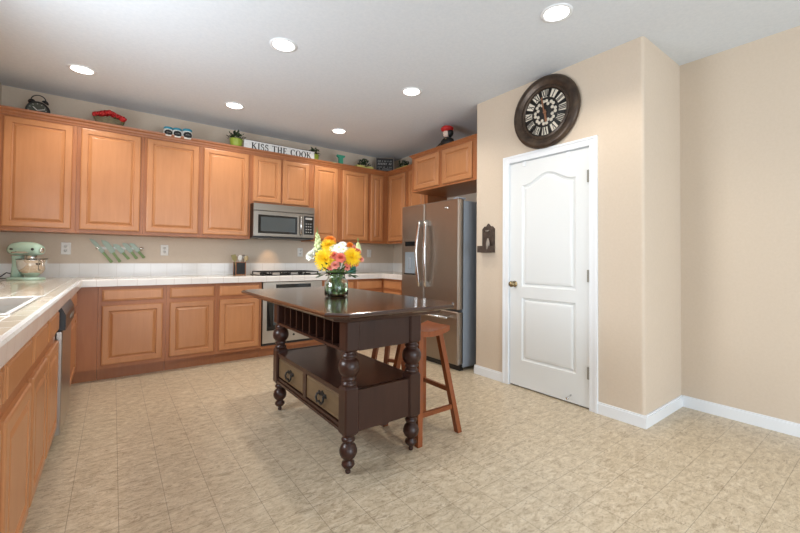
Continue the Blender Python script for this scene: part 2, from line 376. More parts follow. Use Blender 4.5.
def base(name, x0, x1, y0, y1, side):
    mb = MB(); mb.box(x0, x1, y0, y1, 0, 0.075)
    t = 0.006
    ax = [x0, x1, y0, y1]
    if side == 'x': ax[0] = x0+t
    if side == 'y': ax[2] = y0+t
    mb.box(*ax, 0.075, 0.087)
    struct(mb.build(name, M['trim']), 'white painted baseboard')
base('baseboard_pantry', XD-0.014, XD, YC-0.014, 1.446, 'x')
base('baseboard_pantry', XD-0.014, XD, 2.332, YE, 'x')
base('baseboard_return', XD, XR, YC-0.014, YC, 'y')
base('baseboard_right', XR-0.014, XR, YF, YC-0.014, 'x')
base('baseboard_left', XL, XL+0.014, YF, 0.45, '')
def window(name, axis, a0, a1, z0, z1, p, mull, label):
    r = bpy.data.objects.new(name, None); COL.objects.link(r); struct(r, label)
    mb = MB(); f = 0.05
    def bx(u0, u1, w0, w1, mbx, d0=-0.03, d1=0.03):
        if axis == 'x': mbx.box(p+d0, p+d1, u0, u1, w0, w1)
        else: mbx.box(u0, u1, p+d0, p+d1, w0, w1)
    bx(a0, a1, z0, z0+f, mb); bx(a0, a1, z1-f, z1, mb); bx(a0, a0+f, z0+f, z1-f, mb); bx(a1-f, a1, z0+f, z1-f, mb)
    for k in mull: bx(k-f/2, k+f/2, z0+f, z1-f, mb)
    mb.build('window_frame', M['trim'], r)
    return r
window('window_1', 'x', 1.75, 3.05, 1.12, 2.07, XL-0.06, [2.4], 'window above the sink')
window('window_2', 'x', -2.2, -0.4, 0.4, 2.3, XL-0.06, [-1.3], 'added unseen side window behind the viewer for fill light')
window('window_3', 'y', 0.0, 3.0, 0.0, 2.2, YF-0.06, [1.5], 'added unseen patio door behind the viewer to let daylight in')  # this and the side window are unseen, added to admit daylight

# pantry door: slab with an arched upper panel and a square lower one
D0, D1 = 1.511, 2.264; DW = D1-D0
dr = bpy.data.objects.new('door_1', None); COL.objects.link(dr); dr.location = (XD+0.006, D1, 0.012); dr.rotation_euler = (0, 0, -PI/2)
struct(dr, 'white two-panel pantry door with arched upper panel')
def door_slab():
    W, Hh, T = DW, 2.03, 0.035
    us = [0, 0.12, 0.12+0.02]
    mb = MB()
    # outline rows: build two relief panels as nested outlines, stiles and rails around them
    x0, x1 = 0.13, W-0.115
    def arch(ins, x):  # top edge height of upper panel at x, for an outline inset by ins
        a = (x-(x0+ins))/((x1-ins)-(x0+ins)); a = min(max(a, 0), 1)
        s_ = 0.5-0.5*math.cos(2*PI*a) if True else 0
        return 1.815-ins+0.085*(s_**1.25)
    N = 20
    def outline(ins, zb, top):
        pts = [(x0+ins, zb+ins), (x1-ins, zb+ins)]
        if top == 'arch':
            for i in range(N+1):
                x = x1-ins+(x0-x1+2*ins)*i/N; pts.append((x, arch(ins, x)))
        else:
            for i in range(N+1):
                x = x1-ins+(x0-x1+2*ins)*i/N; pts.append((x, top-ins))
        return pts
    prof = [(0, 0), (0.008, 0.010), (0.022, 0.014), (0.034, 0.004), (0.05, 0.002)]
    for zb, top in ((0.90, 'arch'), (0.235, 0.80)):
        P = [outline(i, zb, top) for i, d in prof]; n = len(P[0]); vs = []; fs = []
        for pts, (i, d) in zip(P, prof): vs += [(x, d, z) for x, z in pts]
        for j in range(len(P)-1):
            for k in range(n):
                q = (k+1) % n; fs.append([j*n+k, j*n+q, (j+1)*n+q, (j+1)*n+k])
        fs.append([(len(P)-1)*n+k for k in range(n)])
        mb.add(vs, fs)
    # flat front
    q = lambda a, b_, c, d: mb.add([(a,0,c),(b_,0,c),(b_,0,d),(a,0,d)], [[0,1,2,3]])
    q(0, x0, 0, Hh); q(x1, W, 0, Hh); q(x0, x1, 0, 0.235); q(x0, x1, 0.80, 0.90)
    pts = outline(0, 0.9, 'arch')[2:]
    vs = [(x, 0, z) for x, z in pts]+[(x, 0, Hh) for x, z in pts]; n = len(pts)
    mb.add(vs, [[i, i+1, n+i+1, n+i] for i in range(n-1)])
    # sides and back
    mb.add([(0,0,0),(W,0,0),(W,T,0),(0,T,0),(0,0,Hh),(W,0,Hh),(W,T,Hh),(0,T,Hh)], [[0,3,2,1],[4,5,6,7],[1,2,6,5],[2,3,7,6],[3,0,4,7]])
    return mb
door_slab().build('door_slab', M['door'], dr)
kn = MB(); kn.lathe([(0.028, 0), (0.028, 0.006), (0.012, 0.010), (0.010, 0.03), (0.024, 0.038), (0.028, 0.05), (0.022, 0.062), (0.0, 0.066)], 20, T=TR((0.055, 0, 0.918), rx=PI/2))
kn.build('door_knob', M['brass'], dr)
for z in (0.27, 1.02, 1.80):
    hb = MB(); hb.box(DW-0.016, DW+0.0022, -0.017, 0.0, z-0.048, z+0.048, bev=0.002); hb.build('hinge', mat('hinge_grey', srgb(140, 138, 130), 0.45), dr)
for x in (0.14, 0.56):
    cl = MB(); cl.box(x, x+0.03, -0.006, 0.0, 1.985, 2.03); cl.build('over_door_hook', M['trim'], dr)
ds = MB(); ds.tube([(0.60, 0, 0.06), (0.60, -0.03, 0.05), (0.60, -0.055, 0.045)], 0.006); ds.lathe([(0.010, 0), (0.010, 0.012)], 10, T=TR((0.60, -0.052, 0.045), rx=PI/2))
ds.build('door_stop', M['bright_steel'], dr)
# casing
mb = MB(); cw = 0.062
def casing(y0, y1, z0, z1):
    mb.box(XD-0.012, XD, y0, y1, z0, z1)
mb.box(XD-0.013, XD+0.0, D0-cw-0.004, D0-0.004, 0, 2.05+cw); mb.box(XD-0.013, XD+0.0, D1+0.004, D1+cw+0.004, 0, 2.05+cw); mb.box(XD-0.013, XD, D0-0.004, D1+0.004, 2.05, 2.05+cw)
mb.box(XD-0.019, XD-0.013, D0-cw-0.004, D0-cw+0.014, 0, 2.05+cw); mb.box(XD-0.019, XD-0.013, D1+cw-0.014, D1+cw+0.004, 0, 2.05+cw); mb.box(XD-0.019, XD-0.013, D0-cw+0.014, D1+cw-0.014, 2.05+cw-0.018, 2.05+cw)
mb.box(XD, XD+0.10, D0-0.006, D0-0.003, 0, 2.05); mb.box(XD, XD+0.10, D1+0.003, D1+0.006, 0, 2.05); mb.box(XD, XD+0.10, D0-0.003, D1+0.003, 2.046, 2.06)
struct(mb.build('trim_1', M['trim']), 'white moulded casing around the pantry door')
struct(MB().box(XD+0.09, XD+0.10, D0, D1, 0, 2.05).build('wall_pantry_backing', M['dark_slot']))

# ------------------------------------------------------------------ cabinets
def relief(w, h, kind):
    """door or drawer front; local x 0..w, z 0..h, back at y=0, face towards -y"""
    t = 0.02; mb = MB()
    if kind == 'door':
        p = [(0, 0), (0, -t+0.007), (0.004, -t+0.002), (0.012, -t), (0.050, -t), (0.055, -t+0.010), (0.062, -t+0.012), (0.080, -t+0.002), (0.084, -t+0.001)]
    else:
        p = [(0, 0), (0, -t+0.009), (0.003, -t+0.006), (0.009, -t+0.005), (0.012, -t+0.001), (0.018, -t)]
    mb.rings([(i, w-i, i, h-i, y) for i, y in p])
    return mb
def cabinet(name, label, loc, rz, w, z0, z1, d, doors=(), drawers=(), toe=False, group=None, hollow=False):
    r = thing(name, label, 'cabinet', loc, rz, group)
    mb = MB()
    g = 0.0008
    if hollow: mb.box(g, w-g, 0, 0.02, z0, z1); mb.box(g, w-g, 0.02, d, z0, 0.735)
    else: mb.box(g, w-g, 0, d, z0, z1)
    mb.build('cabinet_body', M['maple_frame'], r)
    if toe: MB().box(0.001, w-0.001, 0.075, 0.09, 0.0, z0).build('toe_kick', M['maple_frame'], r)
    for (a, b_, c, e) in doors:
        relief(b_-a, e-c, 'door').build('cabinet_door', M['maple'], r, loc=(a, 0, c))
    for (a, b_, c, e) in drawers:
        relief(b_-a, e-c, 'drawer').build('drawer_front', M['maple'], r, loc=(a, 0, c))
    return r
# uppers, back wall: face frame at y = 4.764
FU, ZU0, ZU1, DU = 4.764, 1.37, 2.40, 0.327
def up_back(x0, x1, doors, label, z0=ZU0, dz0=1.405, dz1=2.374, cat_name='wall_cabinet'):
    return cabinet(cat_name, label, (x0, FU, 0), 0, x1-x0, z0, ZU1, DU, [(a-x0, b_-x0, dz0, dz1) for a, b_ in doors])
up_back(-0.858, -0.295, [(-0.785, -0.326)], 'maple upper cabinet at the far left, above the mint mixer')
up_back(-0.295, 0.234, [(-0.264, 0.206)], 'maple upper cabinet above the green knives, red flowers on top')
up_back(0.234, 0.765, [(0.261, 0.740)], 'maple upper cabinet with the three blue-lidded jars on top')
up_back(0.765, 1.300, [(0.790, 1.272)], 'maple upper cabinet directly left of the microwave')
up_back(1.300, 2.070, [(1.325, 1.662), (1.682, 2.030)], 'short two-door maple cabinet above the microwave', z0=1.795, dz0=1.825)
up_back(2.070, 2.490, [(2.105, 2.450)], 'tall maple upper cabinet directly right of the microwave')
up_back(2.490, 2.968, [(2.527, 2.941)], 'maple upper cabinet below the left planter box and bush')
up_back(2.968, 3.298, [(2.992, 3.205)], 'narrow maple upper cabinet in the back right corner')
# uppers, right wall (face x = 3.298)
def up_right(y1, y0, doors, label):
    return cabinet('wall_cabinet', label, (3.298, y1, 0), -PI/2, y1-y0, ZU0, ZU1, XR-3.298, [(y1-a, y1-b_, 1.405, 2.374) for a, b_ in doors])
up_right(4.762, 4.27, [(4.725, 4.315)], 'maple upper cabinet on the right wall beside the corner')
up_right(4.27, 3.845, [(4.235, 3.89)], 'maple upper cabinet half hidden behind the refrigerator')
cabinet('fridge_cabinet', 'deep two-door maple cabinet high above the refrigerator', (3.03, 3.84, 0), -PI/2, 1.145, 1.99, 2.436, XR-3.03-0.006,
        [(3.84-3.775, 3.84-3.325, 2.015, 2.405), (3.84-3.265, 3.84-2.80, 2.015, 2.405)])
# crown moulding
def crown_poly(front, z0=2.385):
    return [(front+0.03, z0), (front-0.006, z0), (front-0.010, z0+0.018), (front-0.022, z0+0.03), (front-0.03, z0+0.048), (front-0.048, z0+0.06), (front-0.052, z0+0.07), (front+0.03, z0+0.07)]
r = thing('crown_molding', 'maple crown molding along the tops of the upper cabinets', 'molding', (0, 0, 0))
mb = MB()
def sweep(mb, path, poly_off):
    """poly_off: (outward offset, z); path: list of (point, outward vector mitred)"""
    n = len(poly_off); vs = []
    for (px_, py_), (ox, oy) in path:
        for o_, z in poly_off: vs.append((px_+ox*o_, py_+oy*o_, z))
    fs = []
    for i in range(len(path)-1):
        for k in range(n):
            q = (k+1) % n; fs.append([i*n+k, i*n+q, (i+1)*n+q, (i+1)*n+k])
    fs.append(list(range(n))); fs.append([(len(path)-1)*n+k for k in range(n)])
    mb.add(vs, fs)
cp = [(-0.02, 2.401), (0.0, 2.401), (0.0, 2.385), (0.006, 2.385), (0.008, 2.400), (0.016, 2.408), (0.019, 2.424), (0.032, 2.436), (0.036, 2.452), (-0.02, 2.452)]
sweep(mb, [((-0.858, FU), (0, -1)), ((3.298, FU), (-1, -1)), ((3.298, 3.845), (-1, 0))], cp)
mb.box(-0.858, XR-0.001, FU-0.0, YB-0.001, 2.4012, 2.412)      # top boards of the cabinet run
mb.build('back_run_molding', M['maple_frame'], r)
mb = MB()
cp2 = [(o_*0.8, 2.4625-(2.452-z)*0.5) for o_, z in cp]
sweep(mb, [((3.25, 3.842), (0, 1)), ((3.03, 3.842), (-1, 1)), ((3.03, 2.695), (-1, 0))], cp2)
mb.build('refrigerator_run_molding', M['maple_frame'], r)

# base cabinets, back wall: face frame at y = 4.49
FB = 4.49
def lo_back(x0, x1, doors, drawers, label):
    return cabinet('base_cabinet', label, (x0, FB, 0), 0, x1-x0, 0.115, 0.882, YB-FB-0.004, [(a-x0, b_-x0, 0.15, 0.695) for a, b_ in doors],
                   [(a-x0, b_-x0, 0.735, 0.842) for a, b_ in drawers], toe=True)
lo_back(-0.858, -0.105, [], [], 'plain maple corner base panel beside the dishwasher run')
lo_back(-0.105, 0.430, [(-0.075, 0.402)], [(-0.075, 0.402)], 'maple base cabinet nearest the left corner, one door and drawer')
lo_back(0.430, 0.892, [(0.461, 0.866)], [(0.461, 0.866)], 'middle of the three maple base cabinets left of the oven')
lo_back(0.892, 1.365, [(0.920, 1.335)], [(0.920, 1.335)], 'maple base cabinet directly left of the built-in oven')
lo_back(2.105, 2.585, [(2.14, 2.56)], [(2.14, 2.56)], 'maple base cabinet right of the oven, behind the flower vase')
lo_back(2.585, XR-0.006, [(2.62, 3.01)], [(2.62, 3.01)], 'maple base cabinet in the back right corner')
# oven housing below and beside the oven
r = thing('oven_surround', 'maple rail and toe board framing the built-in oven', 'cabinet panel', (1.366, FB, 0))
MB().box(0, 0.738, 0.075, 0.09, 0, 0.135).build('toe_kick', M['maple_frame'], r)
MB().box(0, 0.738, 0.0, 0.02, 0.868, 0.882).build('top_rail', M['maple_frame'], r)
mb = MB(); mb.box(0, 0.738, 0, 0.075, 0.105, 0.135)
mb.build('bottom_rail', M['maple_frame'], r)
cabinet('base_cabinet', 'maple base cabinet on the right wall beside the refrigerator', (3.04, 4.488, 0), -PI/2, 0.70, 0.115, 0.882, XR-3.04-0.004,
        [(0.04, 0.44, 0.15, 0.695)], [(0.04, 0.44, 0.735, 0.842)], toe=True)
# left run, face x = -0.245
def lo_left(y0, y1, doors, drawers, label, hollow=False):
    return cabinet('base_cabinet', label, (-0.265, y0, 0), PI/2, y1-y0, 0.115, 0.882, -0.265-XL-0.003, [(a-y0, b_-y0, 0.145, 0.660) for a, b_ in doors],
                   [(a-y0, b_-y0, 0.715, 0.835) for a, b_ in drawers], toe=True, hollow=hollow)
lo_left(0.5, 1.60, [(0.53, 1.04), (1.07, 1.575)], [(0.53, 1.04), (1.07, 1.575)], 'nearest maple base cabinet at the left edge of the photo')
lo_left(1.60, 2.112, [(1.635, 2.085)], [(1.635, 2.085)], 'maple base cabinet under the near half of the sink', True)
lo_left(2.112, 2.569, [(2.137, 2.541)], [(2.137, 2.541)], 'maple base cabinet under the far half of the sink', True)
lo_left(2.569, 3.045, [(2.597, 3.018)], [(2.597, 3.018)], 'maple base cabinet directly before the dishwasher')
lo_left(3.665, 4.488, [(3.74, 4.40)], [(3.74, 4.40)], 'maple base cabinet between the dishwasher and left corner')

# dishwasher
r = thing('dishwasher', 'dishwasher with black control panel built under the left counter', 'dishwasher', (-0.265, 3.05, 0), PI/2)
MB().box(0.003, 0.607, 0.0, 0.56, 0.10, 0.875).build('tub_housing', M['black_plastic'], r)
MB().box(0.003, 0.607, 0.06, 0.08, 0.0, 0.10).build('kick_plate', M['black_plastic'], r)
mb = MB(); mb.box(0.003, 0.607, -0.032, -0.002, 0.09, 0.705, bev=0.004); mb.build('dishwasher_door', M['steel'], r)
mb = MB(); mb.add([(0.003,-0.002,0.71),(0.003,-0.045,0.71),(0.003,-0.045,0.80),(0.003,-0.025,0.845),(0.003,-0.002,0.845),
                   (0.607,-0.002,0.71),(0.607,-0.045,0.71),(0.607,-0.045,0.80),(0.607,-0.025,0.845),(0.607,-0.002,0.845)],
                  [[0,1,2,3,4],[9,8,7,6,5],[0,5,6,1],[1,6,7,2],[2,7,8,3],[3,8,9,4],[4,9,5,0]])
cpn = mb.build('control_panel', M['black_plastic'], r)
for k in range(5): MB().box(0.30+k*0.05, 0.33+k*0.05, -0.048, -0.045, 0.745, 0.765).build('button', M['frame_grey'], cpn)

# ------------------------------------------------------------------ countertop
r = thing('tiled_countertop', 'cream tiled countertop running along the left, back and right cabinets', 'countertop')
CZ0, CZ1 = 0.884, 0.937
SX0, SX1, SY0, SY1 = -0.76, -0.32, 2.02, 2.76
xe = -0.235; ye = 4.455; xr = 3.01
mb = MB()
mb.box(XL+0.001, xe, 0.48, SY0, CZ0, CZ1); mb.box(XL+0.001, xe, SY1, YB-0.001, CZ0, CZ1)
mb.box(XL+0.001, SX0, SY0, SY1, CZ0, CZ1); mb.box(SX1, xe, SY0, SY1, CZ0, CZ1)
mb.box(xe, xr, ye, YB-0.001, CZ0, CZ1); mb.box(xr, XR-0.001, 3.80, YB-0.001, CZ0, CZ1)
mb.build('tile_surface', M['tile_top'], r)
mb = MB()
prof = [(0, CZ0-0.010), (0.015, CZ0-0.010), (0.018, CZ1-0.006), (0.013, CZ1+0.003), (0.0, CZ1+0.003), (-0.006, CZ1+0.001), (-0.006, CZ1-0.004), (0, CZ1-0.004)]
sweep(mb, [((xe, 0.48), (1, 0)), ((xe, ye), (1, -1)), ((xr, ye), (-1, -1)), ((xr, 3.80), (-1, 0))], prof)
mb.build('edge_tiles', M['tile_edge'], r)
mb = MB(); mb.box(XL+0.013, XR-0.013, YB-0.013, YB-0.001, CZ1, 1.075); mb.box(XL+0.001, XL+0.013, 0.48, YB-0.001, CZ1, 1.075); mb.box(XR-0.013, XR-0.001, 3.80, YB-0.001, CZ1, 1.075)
mb.build('backsplash_tiles', M['tile_splash'], r)
mb = MB(); t_ = 0.022
for a in ((SX0-t_, SX1+t_, SY0-t_, SY0), (SX0-t_, SX1+t_, SY1, SY1+t_), (SX0-t_, SX0, SY0, SY1), (SX1, SX1+t_, SY0, SY1)):
    mb.box(*a, CZ1, CZ1+0.006, bev=0.003)
mb.build('sink_edge_trim', M['tile_edge'], r)
# sink
r = thing('kitchen_sink', 'stainless steel double bowl sink set in the left counter', 'sink', (SX0, SY0, CZ1))
def bowl(mb, x0, x1, y0, y1, d):
    o = 0.004
    mb.add([(x0,y0,0),(x1,y0,0),(x1,y1,0),(x0,y1,0),(x0+.02,y0+.02,-d),(x1-.02,y0+.02,-d),(x1-.02,y1-.02,-d),(x0+.02,y1-.02,-d)],
           [[4,5,6,7],[0,1,5,4],[1,2,6,5],[2,3,7,6],[3,0,4,7]])
W_, L_ = SX1-SX0, SY1-SY0
mb = MB(); bowl(mb, 0.003, W_-0.003, 0.003, L_*0.5-0.012, 0.19); mb.build('near_bowl', M['steel'], r)
mb = MB(); bowl(mb, 0.003, W_-0.003, L_*0.5+0.012, L_-0.003, 0.19); mb.build('far_bowl', M['steel'], r)
mb = MB(); mb.box(0.003, W_-0.003, L_*0.5-0.012, L_*0.5+0.012, -0.03, -0.002, bev=0.004); mb.build('bowl_divider', M['steel'], r)

# ------------------------------------------------------------------ oven
r = thing('built_in_oven', 'stainless built-in oven under the cooktop, partly behind the island', 'oven', (1.372, FB-0.002, 0.138))
MB().box(0, 0.73, 0.0, 0.55, 0, 0.728).build('oven_body', M['black_plastic'], r)
mb = MB(); mb.box(0, 0.73, -0.022, 0.0, 0.60, 0.728, bev=0.003); mb.build('control_panel', M['steel'], r)
dm = MB()
dm.box(0.0, 0.045, -0.03, -0.002, 0.03, 0.59); dm.box(0.685, 0.73, -0.03, -0.002, 0.03, 0.59); dm.box(0.045, 0.685, -0.03, -0.002, 0.03, 0.17); dm.box(0.045, 0.685, -0.03, -0.002, 0.53, 0.59)
od = dm.build('oven_door', M['steel'], r)
mb = MB(); mb.box(0.045, 0.685, -0.026, -0.012, 0.17, 0.53); mb.build('door_glass', M['black_glass'], od)
mb = MB(); mb.box(0.12, 0.61, -0.0275, -0.026, 0.23, 0.47); mb.build('inner_window', M['window_glass_grey'], od)
mb = MB(); mb.tube([(0.06, -0.075, 0.565), (0.67, -0.075, 0.565)], 0.011, 10); mb.tube([(0.08, -0.03, 0.565), (0.08, -0.075, 0.565)], 0.008); mb.tube([(0.65, -0.03, 0.565), (0.65, -0.075, 0.565)], 0.008)
mb.build('oven_handle', M['bright_steel'], od)
MB().box(0.15, 0.58, -0.024, -0.022, 0.655, 0.70).build('display_strip', M['black_glass'], r)
mb = MB(); mb.box(0.0, 0.73, -0.012, 0.0, 0.0, 0.022); mb.build('vent_slot', M['dark_slot'], r)
mb = MB(); mb.lathe([(0.012, 0), (0.012, 0.008), (0, 0.01)], 12, T=TR((0.365, -0.03, 0.10), rx=PI/2)); mb.build('door_badge', M['dark_slot'], od)

# ------------------------------------------------------------------ cooktop
r = thing('gas_cooktop', 'black gas cooktop with cast grates set in the back counter', 'cooktop', (1.37, 4.535, CZ1+0.001))
MB().box(0, 0.74, 0, 0.46, 0, 0.008, bev=0.003).build('glass_plate', M['black_glass'], r)
for bx_, by_, rr in ((0.13, 0.12, .035), (0.13, 0.34, .045), (0.37, 0.23, .055), (0.61, 0.12, .045), (0.61, 0.34, .035)):
    mb = MB(); mb.lathe([(rr, 0.008), (rr, 0.016), (rr*0.8, 0.022), (0, 0.024)], 16, T=TR((bx_, by_, 0))); mb.build('burner', M['black_iron'], r)
for gx in (0.02, 0.26, 0.50):
    mb = MB(); g0, g1 = gx, gx+0.22
    for y in (0.03, 0.23, 0.43): mb.box(g0, g1, y-0.005, y+0.005, 0.034, 0.044)
    for x in (g0+0.005, g0+0.11, g1-0.005): mb.box(x-0.005, x+0.005, 0.03, 0.43, 0.034, 0.044)
    for x in (g0+0.005, g1-0.005):
        for y in (0.03, 0.43): mb.box(x-0.006, x+0.006, y-0.006, y+0.006, 0.008, 0.034)
    mb.build('grate', M['black_iron'], r)
# ------------------------------------------------------------------ microwave
r = thing('microwave', 'stainless over-the-range microwave mounted above the cooktop', 'microwave', (1.303, 4.665, 1.385))
MB().box(0, 0.764, 0.0, 0.42, 0, 0.408).build('microwave_body', M['black_plastic'], r)
mb = MB(); mb.box(0, 0.764, -0.022, 0.0, 0.325, 0.408, bev=0.003); M['mw'] = mat('microwave_steel', srgb(150, 144, 136), 0.28, 1.0); mb.build('vent_panel', M['mw'], r)
mb = MB(); mb.box(0.0, 0.60, -0.022, -0.001, 0.02, 0.32, bev=0.003); dd = mb.build('microwave_door', M['mw'], r)
MB().box(0.055, 0.535, -0.025, -0.021, 0.055, 0.275, bev=0.001).build('door_glass', M['black_glass'], dd)
MB().box(0.085, 0.505, -0.0262, -0.0248, 0.08, 0.25).build('inner_window', M['window_glass_grey'], dd)
mb = MB(); mb.tube([(0.572, -0.025, 0.05), (0.572, -0.055, 0.07), (0.572, -0.058, 0.17), (0.572, -0.055, 0.27), (0.572, -0.025, 0.29)], 0.011, 10); mb.build('door_handle', M['bright_steel'], dd)
mb = MB(); mb.box(0.603, 0.764, -0.022, -0.001, 0.02, 0.32, bev=0.003); mb.build('control_panel', M['mw'], r)
kp = MB().box(0.622, 0.75, -0.025, -0.021, 0.06, 0.295).build('keypad', M['black_glass'], r)
MB().box(0.64, 0.73, -0.0265, -0.025, 0.25, 0.275).build('clock_display', M['chalk'], kp)
for i in range(3):
    for j in range(4): MB().box(0.645+i*0.03, 0.66+i*0.03, -0.0262, -0.025, 0.085+j*0.035, 0.097+j*0.035).build('key', M['chalk'], kp)
mb = MB(); mb.box(0.13, 0.18, 0.20, 0.24, -0.003, 0.0); lp = mb.build('task_lamp', M['white_plastic'], r)
l = bpy.data.lights.new('cooktop_lamp', 'SPOT'); l.energy = 2.0; l.color = (1, 0.62, 0.32); l.spot_size = math.radians(70); l.spot_blend = 0.9; l.shadow_soft_size = 0.02
lo = bpy.data.objects.new('cooktop_lamp', l); COL.objects.link(lo); lo.location = (1.62, 4.93, 1.375); lo.rotation_euler = (math.radians(22), 0, 0)

# ------------------------------------------------------------------ refrigerator
FX, FY1, FY0 = 2.82, 3.765, 2.80
r = thing('refrigerator', 'tall dark stainless refrigerator with two upper doors and freezer drawer', 'refrigerator', (FX, FY1, 0), -PI/2)
Wf = FY1-FY0; SPL = 0.425
MB().box(0.006, Wf-0.006, 0.085, 0.80, 0.03, 1.765, bev=0.008).build('fridge_body', M['fridge_side'], r)
mb = MB(); mb.box(0.02, Wf-0.02, 0.05, 0.10, 0.0, 0.06); mb.build('toe_grille', M['black_plastic'], r)
def fdoor(name, x0, x1, z0, z1, mt):
    mb = MB(); mb.box(x0, x1, 0, 0.065, z0, z1, bev=0.010); o = mb.build(name, mt, r)
    MB().box(x0+0.01, x1-0.01, 0.065, 0.085, z0+0.01, z1-0.01).build('door_gasket', M['dark_slot'], o)
    if x1 > 0.9: MB().box(x1, x1+0.003, 0.008, 0.060, z0+0.012, z1-0.012).build('door_edge_strip', M['bright_steel'], o)
    return o
ld = fdoor('left_door', 0.0, SPL-0.004, 0.625, 1.78, M['fridge_steel'])
rd = fdoor('right_door', SPL+0.004, Wf, 0.625, 1.78, M['fridge_steel'])
fd = fdoor('freezer_drawer', 0.0, Wf, 0.065, 0.610, M['fridge_steel'])
def handle(x, o, lean):
    mb = MB(); n = 14; pts = []
    for i in range(n+1):
        t = i/n; z = 0.84+0.74*t; bow = math.sin(PI*t)
        pts.append((x+lean*bow*0.028, -0.030-0.042*bow, z))
    vs = []; fs = []
    for p in pts:
        for a in range(8):
            an = 2*PI*a/8; vs.append((p[0]+0.022*math.cos(an), p[1]+0.010*math.sin(an), p[2]))
    for i in range(n):
        for k in range(8):
            q = (k+1) % 8; fs.append([i*8+k, i*8+q, (i+1)*8+q, (i+1)*8+k])
    fs += [list(range(8)), [n*8+k for k in range(8)]]
    mb.add(vs, fs, 0, True)
    mb.box(x-0.016, x+0.016, -0.036, 0.0, 0.835, 0.90, bev=0.004); mb.box(x-0.016, x+0.016, -0.036, 0.0, 1.52, 1.585, bev=0.004)
    mb.build('door_handle', M['bright_steel'], o)
handle(SPL-0.055, ld, -0.3); handle(SPL+0.055, rd, 1)
mb = MB(); mb.tube([(0.10, -0.06, 0.545), (Wf-0.10, -0.06, 0.545)], 0.013, 10)
for x in (0.13, Wf-0.13): mb.tube([(x, 0, 0.545), (x, -0.06, 0.545)], 0.010)
mb.build('drawer_handle', M['bright_steel'], fd)
mb = MB(); mb.rings([(0.065, 0.285, 0.95, 1.375, -0.001), (0.067, 0.283, 0.952, 1.373, -0.006), (0.078, 0.272, 0.965, 1.36, -0.006)]); dp = mb.build('dispenser_panel', M['fridge_steel'], ld)
MB().box(0.08, 0.27, -0.010, -0.006, 1.30, 1.355).build('dispenser_display', M['black_glass'], dp)
mb = MB(); mb.box(0.082, 0.268, -0.0085, -0.006, 0.98, 1.23); mb.build('dispenser_recess', mat('pale_blue_steel', srgb(170, 186, 200), 0.3, 0.7), dp)
mb = MB(); mb.box(0.15, 0.20, -0.016, -0.0085, 1.03, 1.16, bev=0.003); mb.build('dispenser_paddle', M['fridge_side'], dp)
mb = MB(); mb.box(0.085, 0.265, -0.03, -0.006, 0.965, 0.98, bev=0.003); mb.build('drip_tray', M['black_plastic'], dp)
mb = MB(); mb.lathe([(0.036, 0), (0.034, 0.003), (0.0, 0.004)], 24, T=TR((Wf-0.185, 0, 1.695), rx=PI/2), sy=0.42); mb.build('oval_badge', M['bright_steel'], rd)
for z in (1.765,):
    mb = MB(); mb.box(Wf-0.10, Wf-0.02, 0.02, 0.13, 1.78, 1.797, bev=0.004); mb.build('hinge_cover', M['fridge_side'], r)

# ------------------------------------------------------------------ kitchen island table
r = thing('island_table', 'dark espresso wood kitchen island table with turned legs and drawers', 'kitchen island', (1.03, 1.84, 0))
# local origin at near-left leg centre
LX, LY = 0.43, 1.06
TX0, TX1, TY0, TY1 = 0.785-1.03, 1.62-1.03, 1.555-1.84, 3.17-1.84
def octo(ins):
    c = 0.085; x0, x1, y0, y1 = TX0+ins, TX1-ins, TY0+ins, TY1-ins; c = c-ins*0.4
    return [(x0+c, y0), (x1-c, y0), (x1, y0+c), (x1, y1-c), (x1-c, y1), (x0+c, y1), (x0, y1-c), (x0, y0+c)]
def stack(mb, prof):
    vs = []; fs = []
    for ins, z in prof: vs += [(x, y, z) for x, y in octo(ins)]
    for j in range(len(prof)-1):
        for k in range(8):
            q = (k+1) % 8; fs.append([j*8+k, j*8+q, (j+1)*8+q, (j+1)*8+k])
    fs += [list(range(8)), [(len(prof)-1)*8+k for k in range(8)]]
    mb.add(vs, fs)
mb = MB(); stack(mb, [(0.045, 0.868), (0.040, 0.872), (0.012, 0.876), (0.004, 0.880), (0.0, 0.885), (0.0, 0.893), (0.004, 0.899), (0.009, 0.901)])
mb.build('tabletop', M['espresso_top'], r)
mb = MB(); stack(mb, [(0.085, 0.845), (0.075, 0.850), (0.060, 0.868)]); mb.build('top_molding', M['espresso'], r)
hb = 0.0425
leg_prof_up = [(0.030, 0.468), (0.040, 0.472), (0.042, 0.484), (0.034, 0.492), (0.030, 0.498), (0.040, 0.505), (0.042, 0.512), (0.034, 0.520), (0.044, 0.530), (0.054, 0.546),
               (0.058, 0.566), (0.057, 0.586), (0.050, 0.604), (0.038, 0.616), (0.033, 0.620), (0.041, 0.626), (0.043, 0.634), (0.035, 0.642), (0.031, 0.648), (0.036, 0.656)]
leg_prof_dn = [(0.008, 0.0), (0.014, 0.004), (0.015, 0.016), (0.010, 0.024), (0.026, 0.034), (0.036, 0.048), (0.034, 0.062), (0.022, 0.072), (0.024, 0.078), (0.040, 0.092),
               (0.048, 0.112), (0.048, 0.128), (0.040, 0.150), (0.026, 0.164), (0.022, 0.168), (0.035, 0.175), (0.038, 0.186), (0.030, 0.195), (0.026, 0.200), (0.034, 0.206), (0.034, 0.214)]
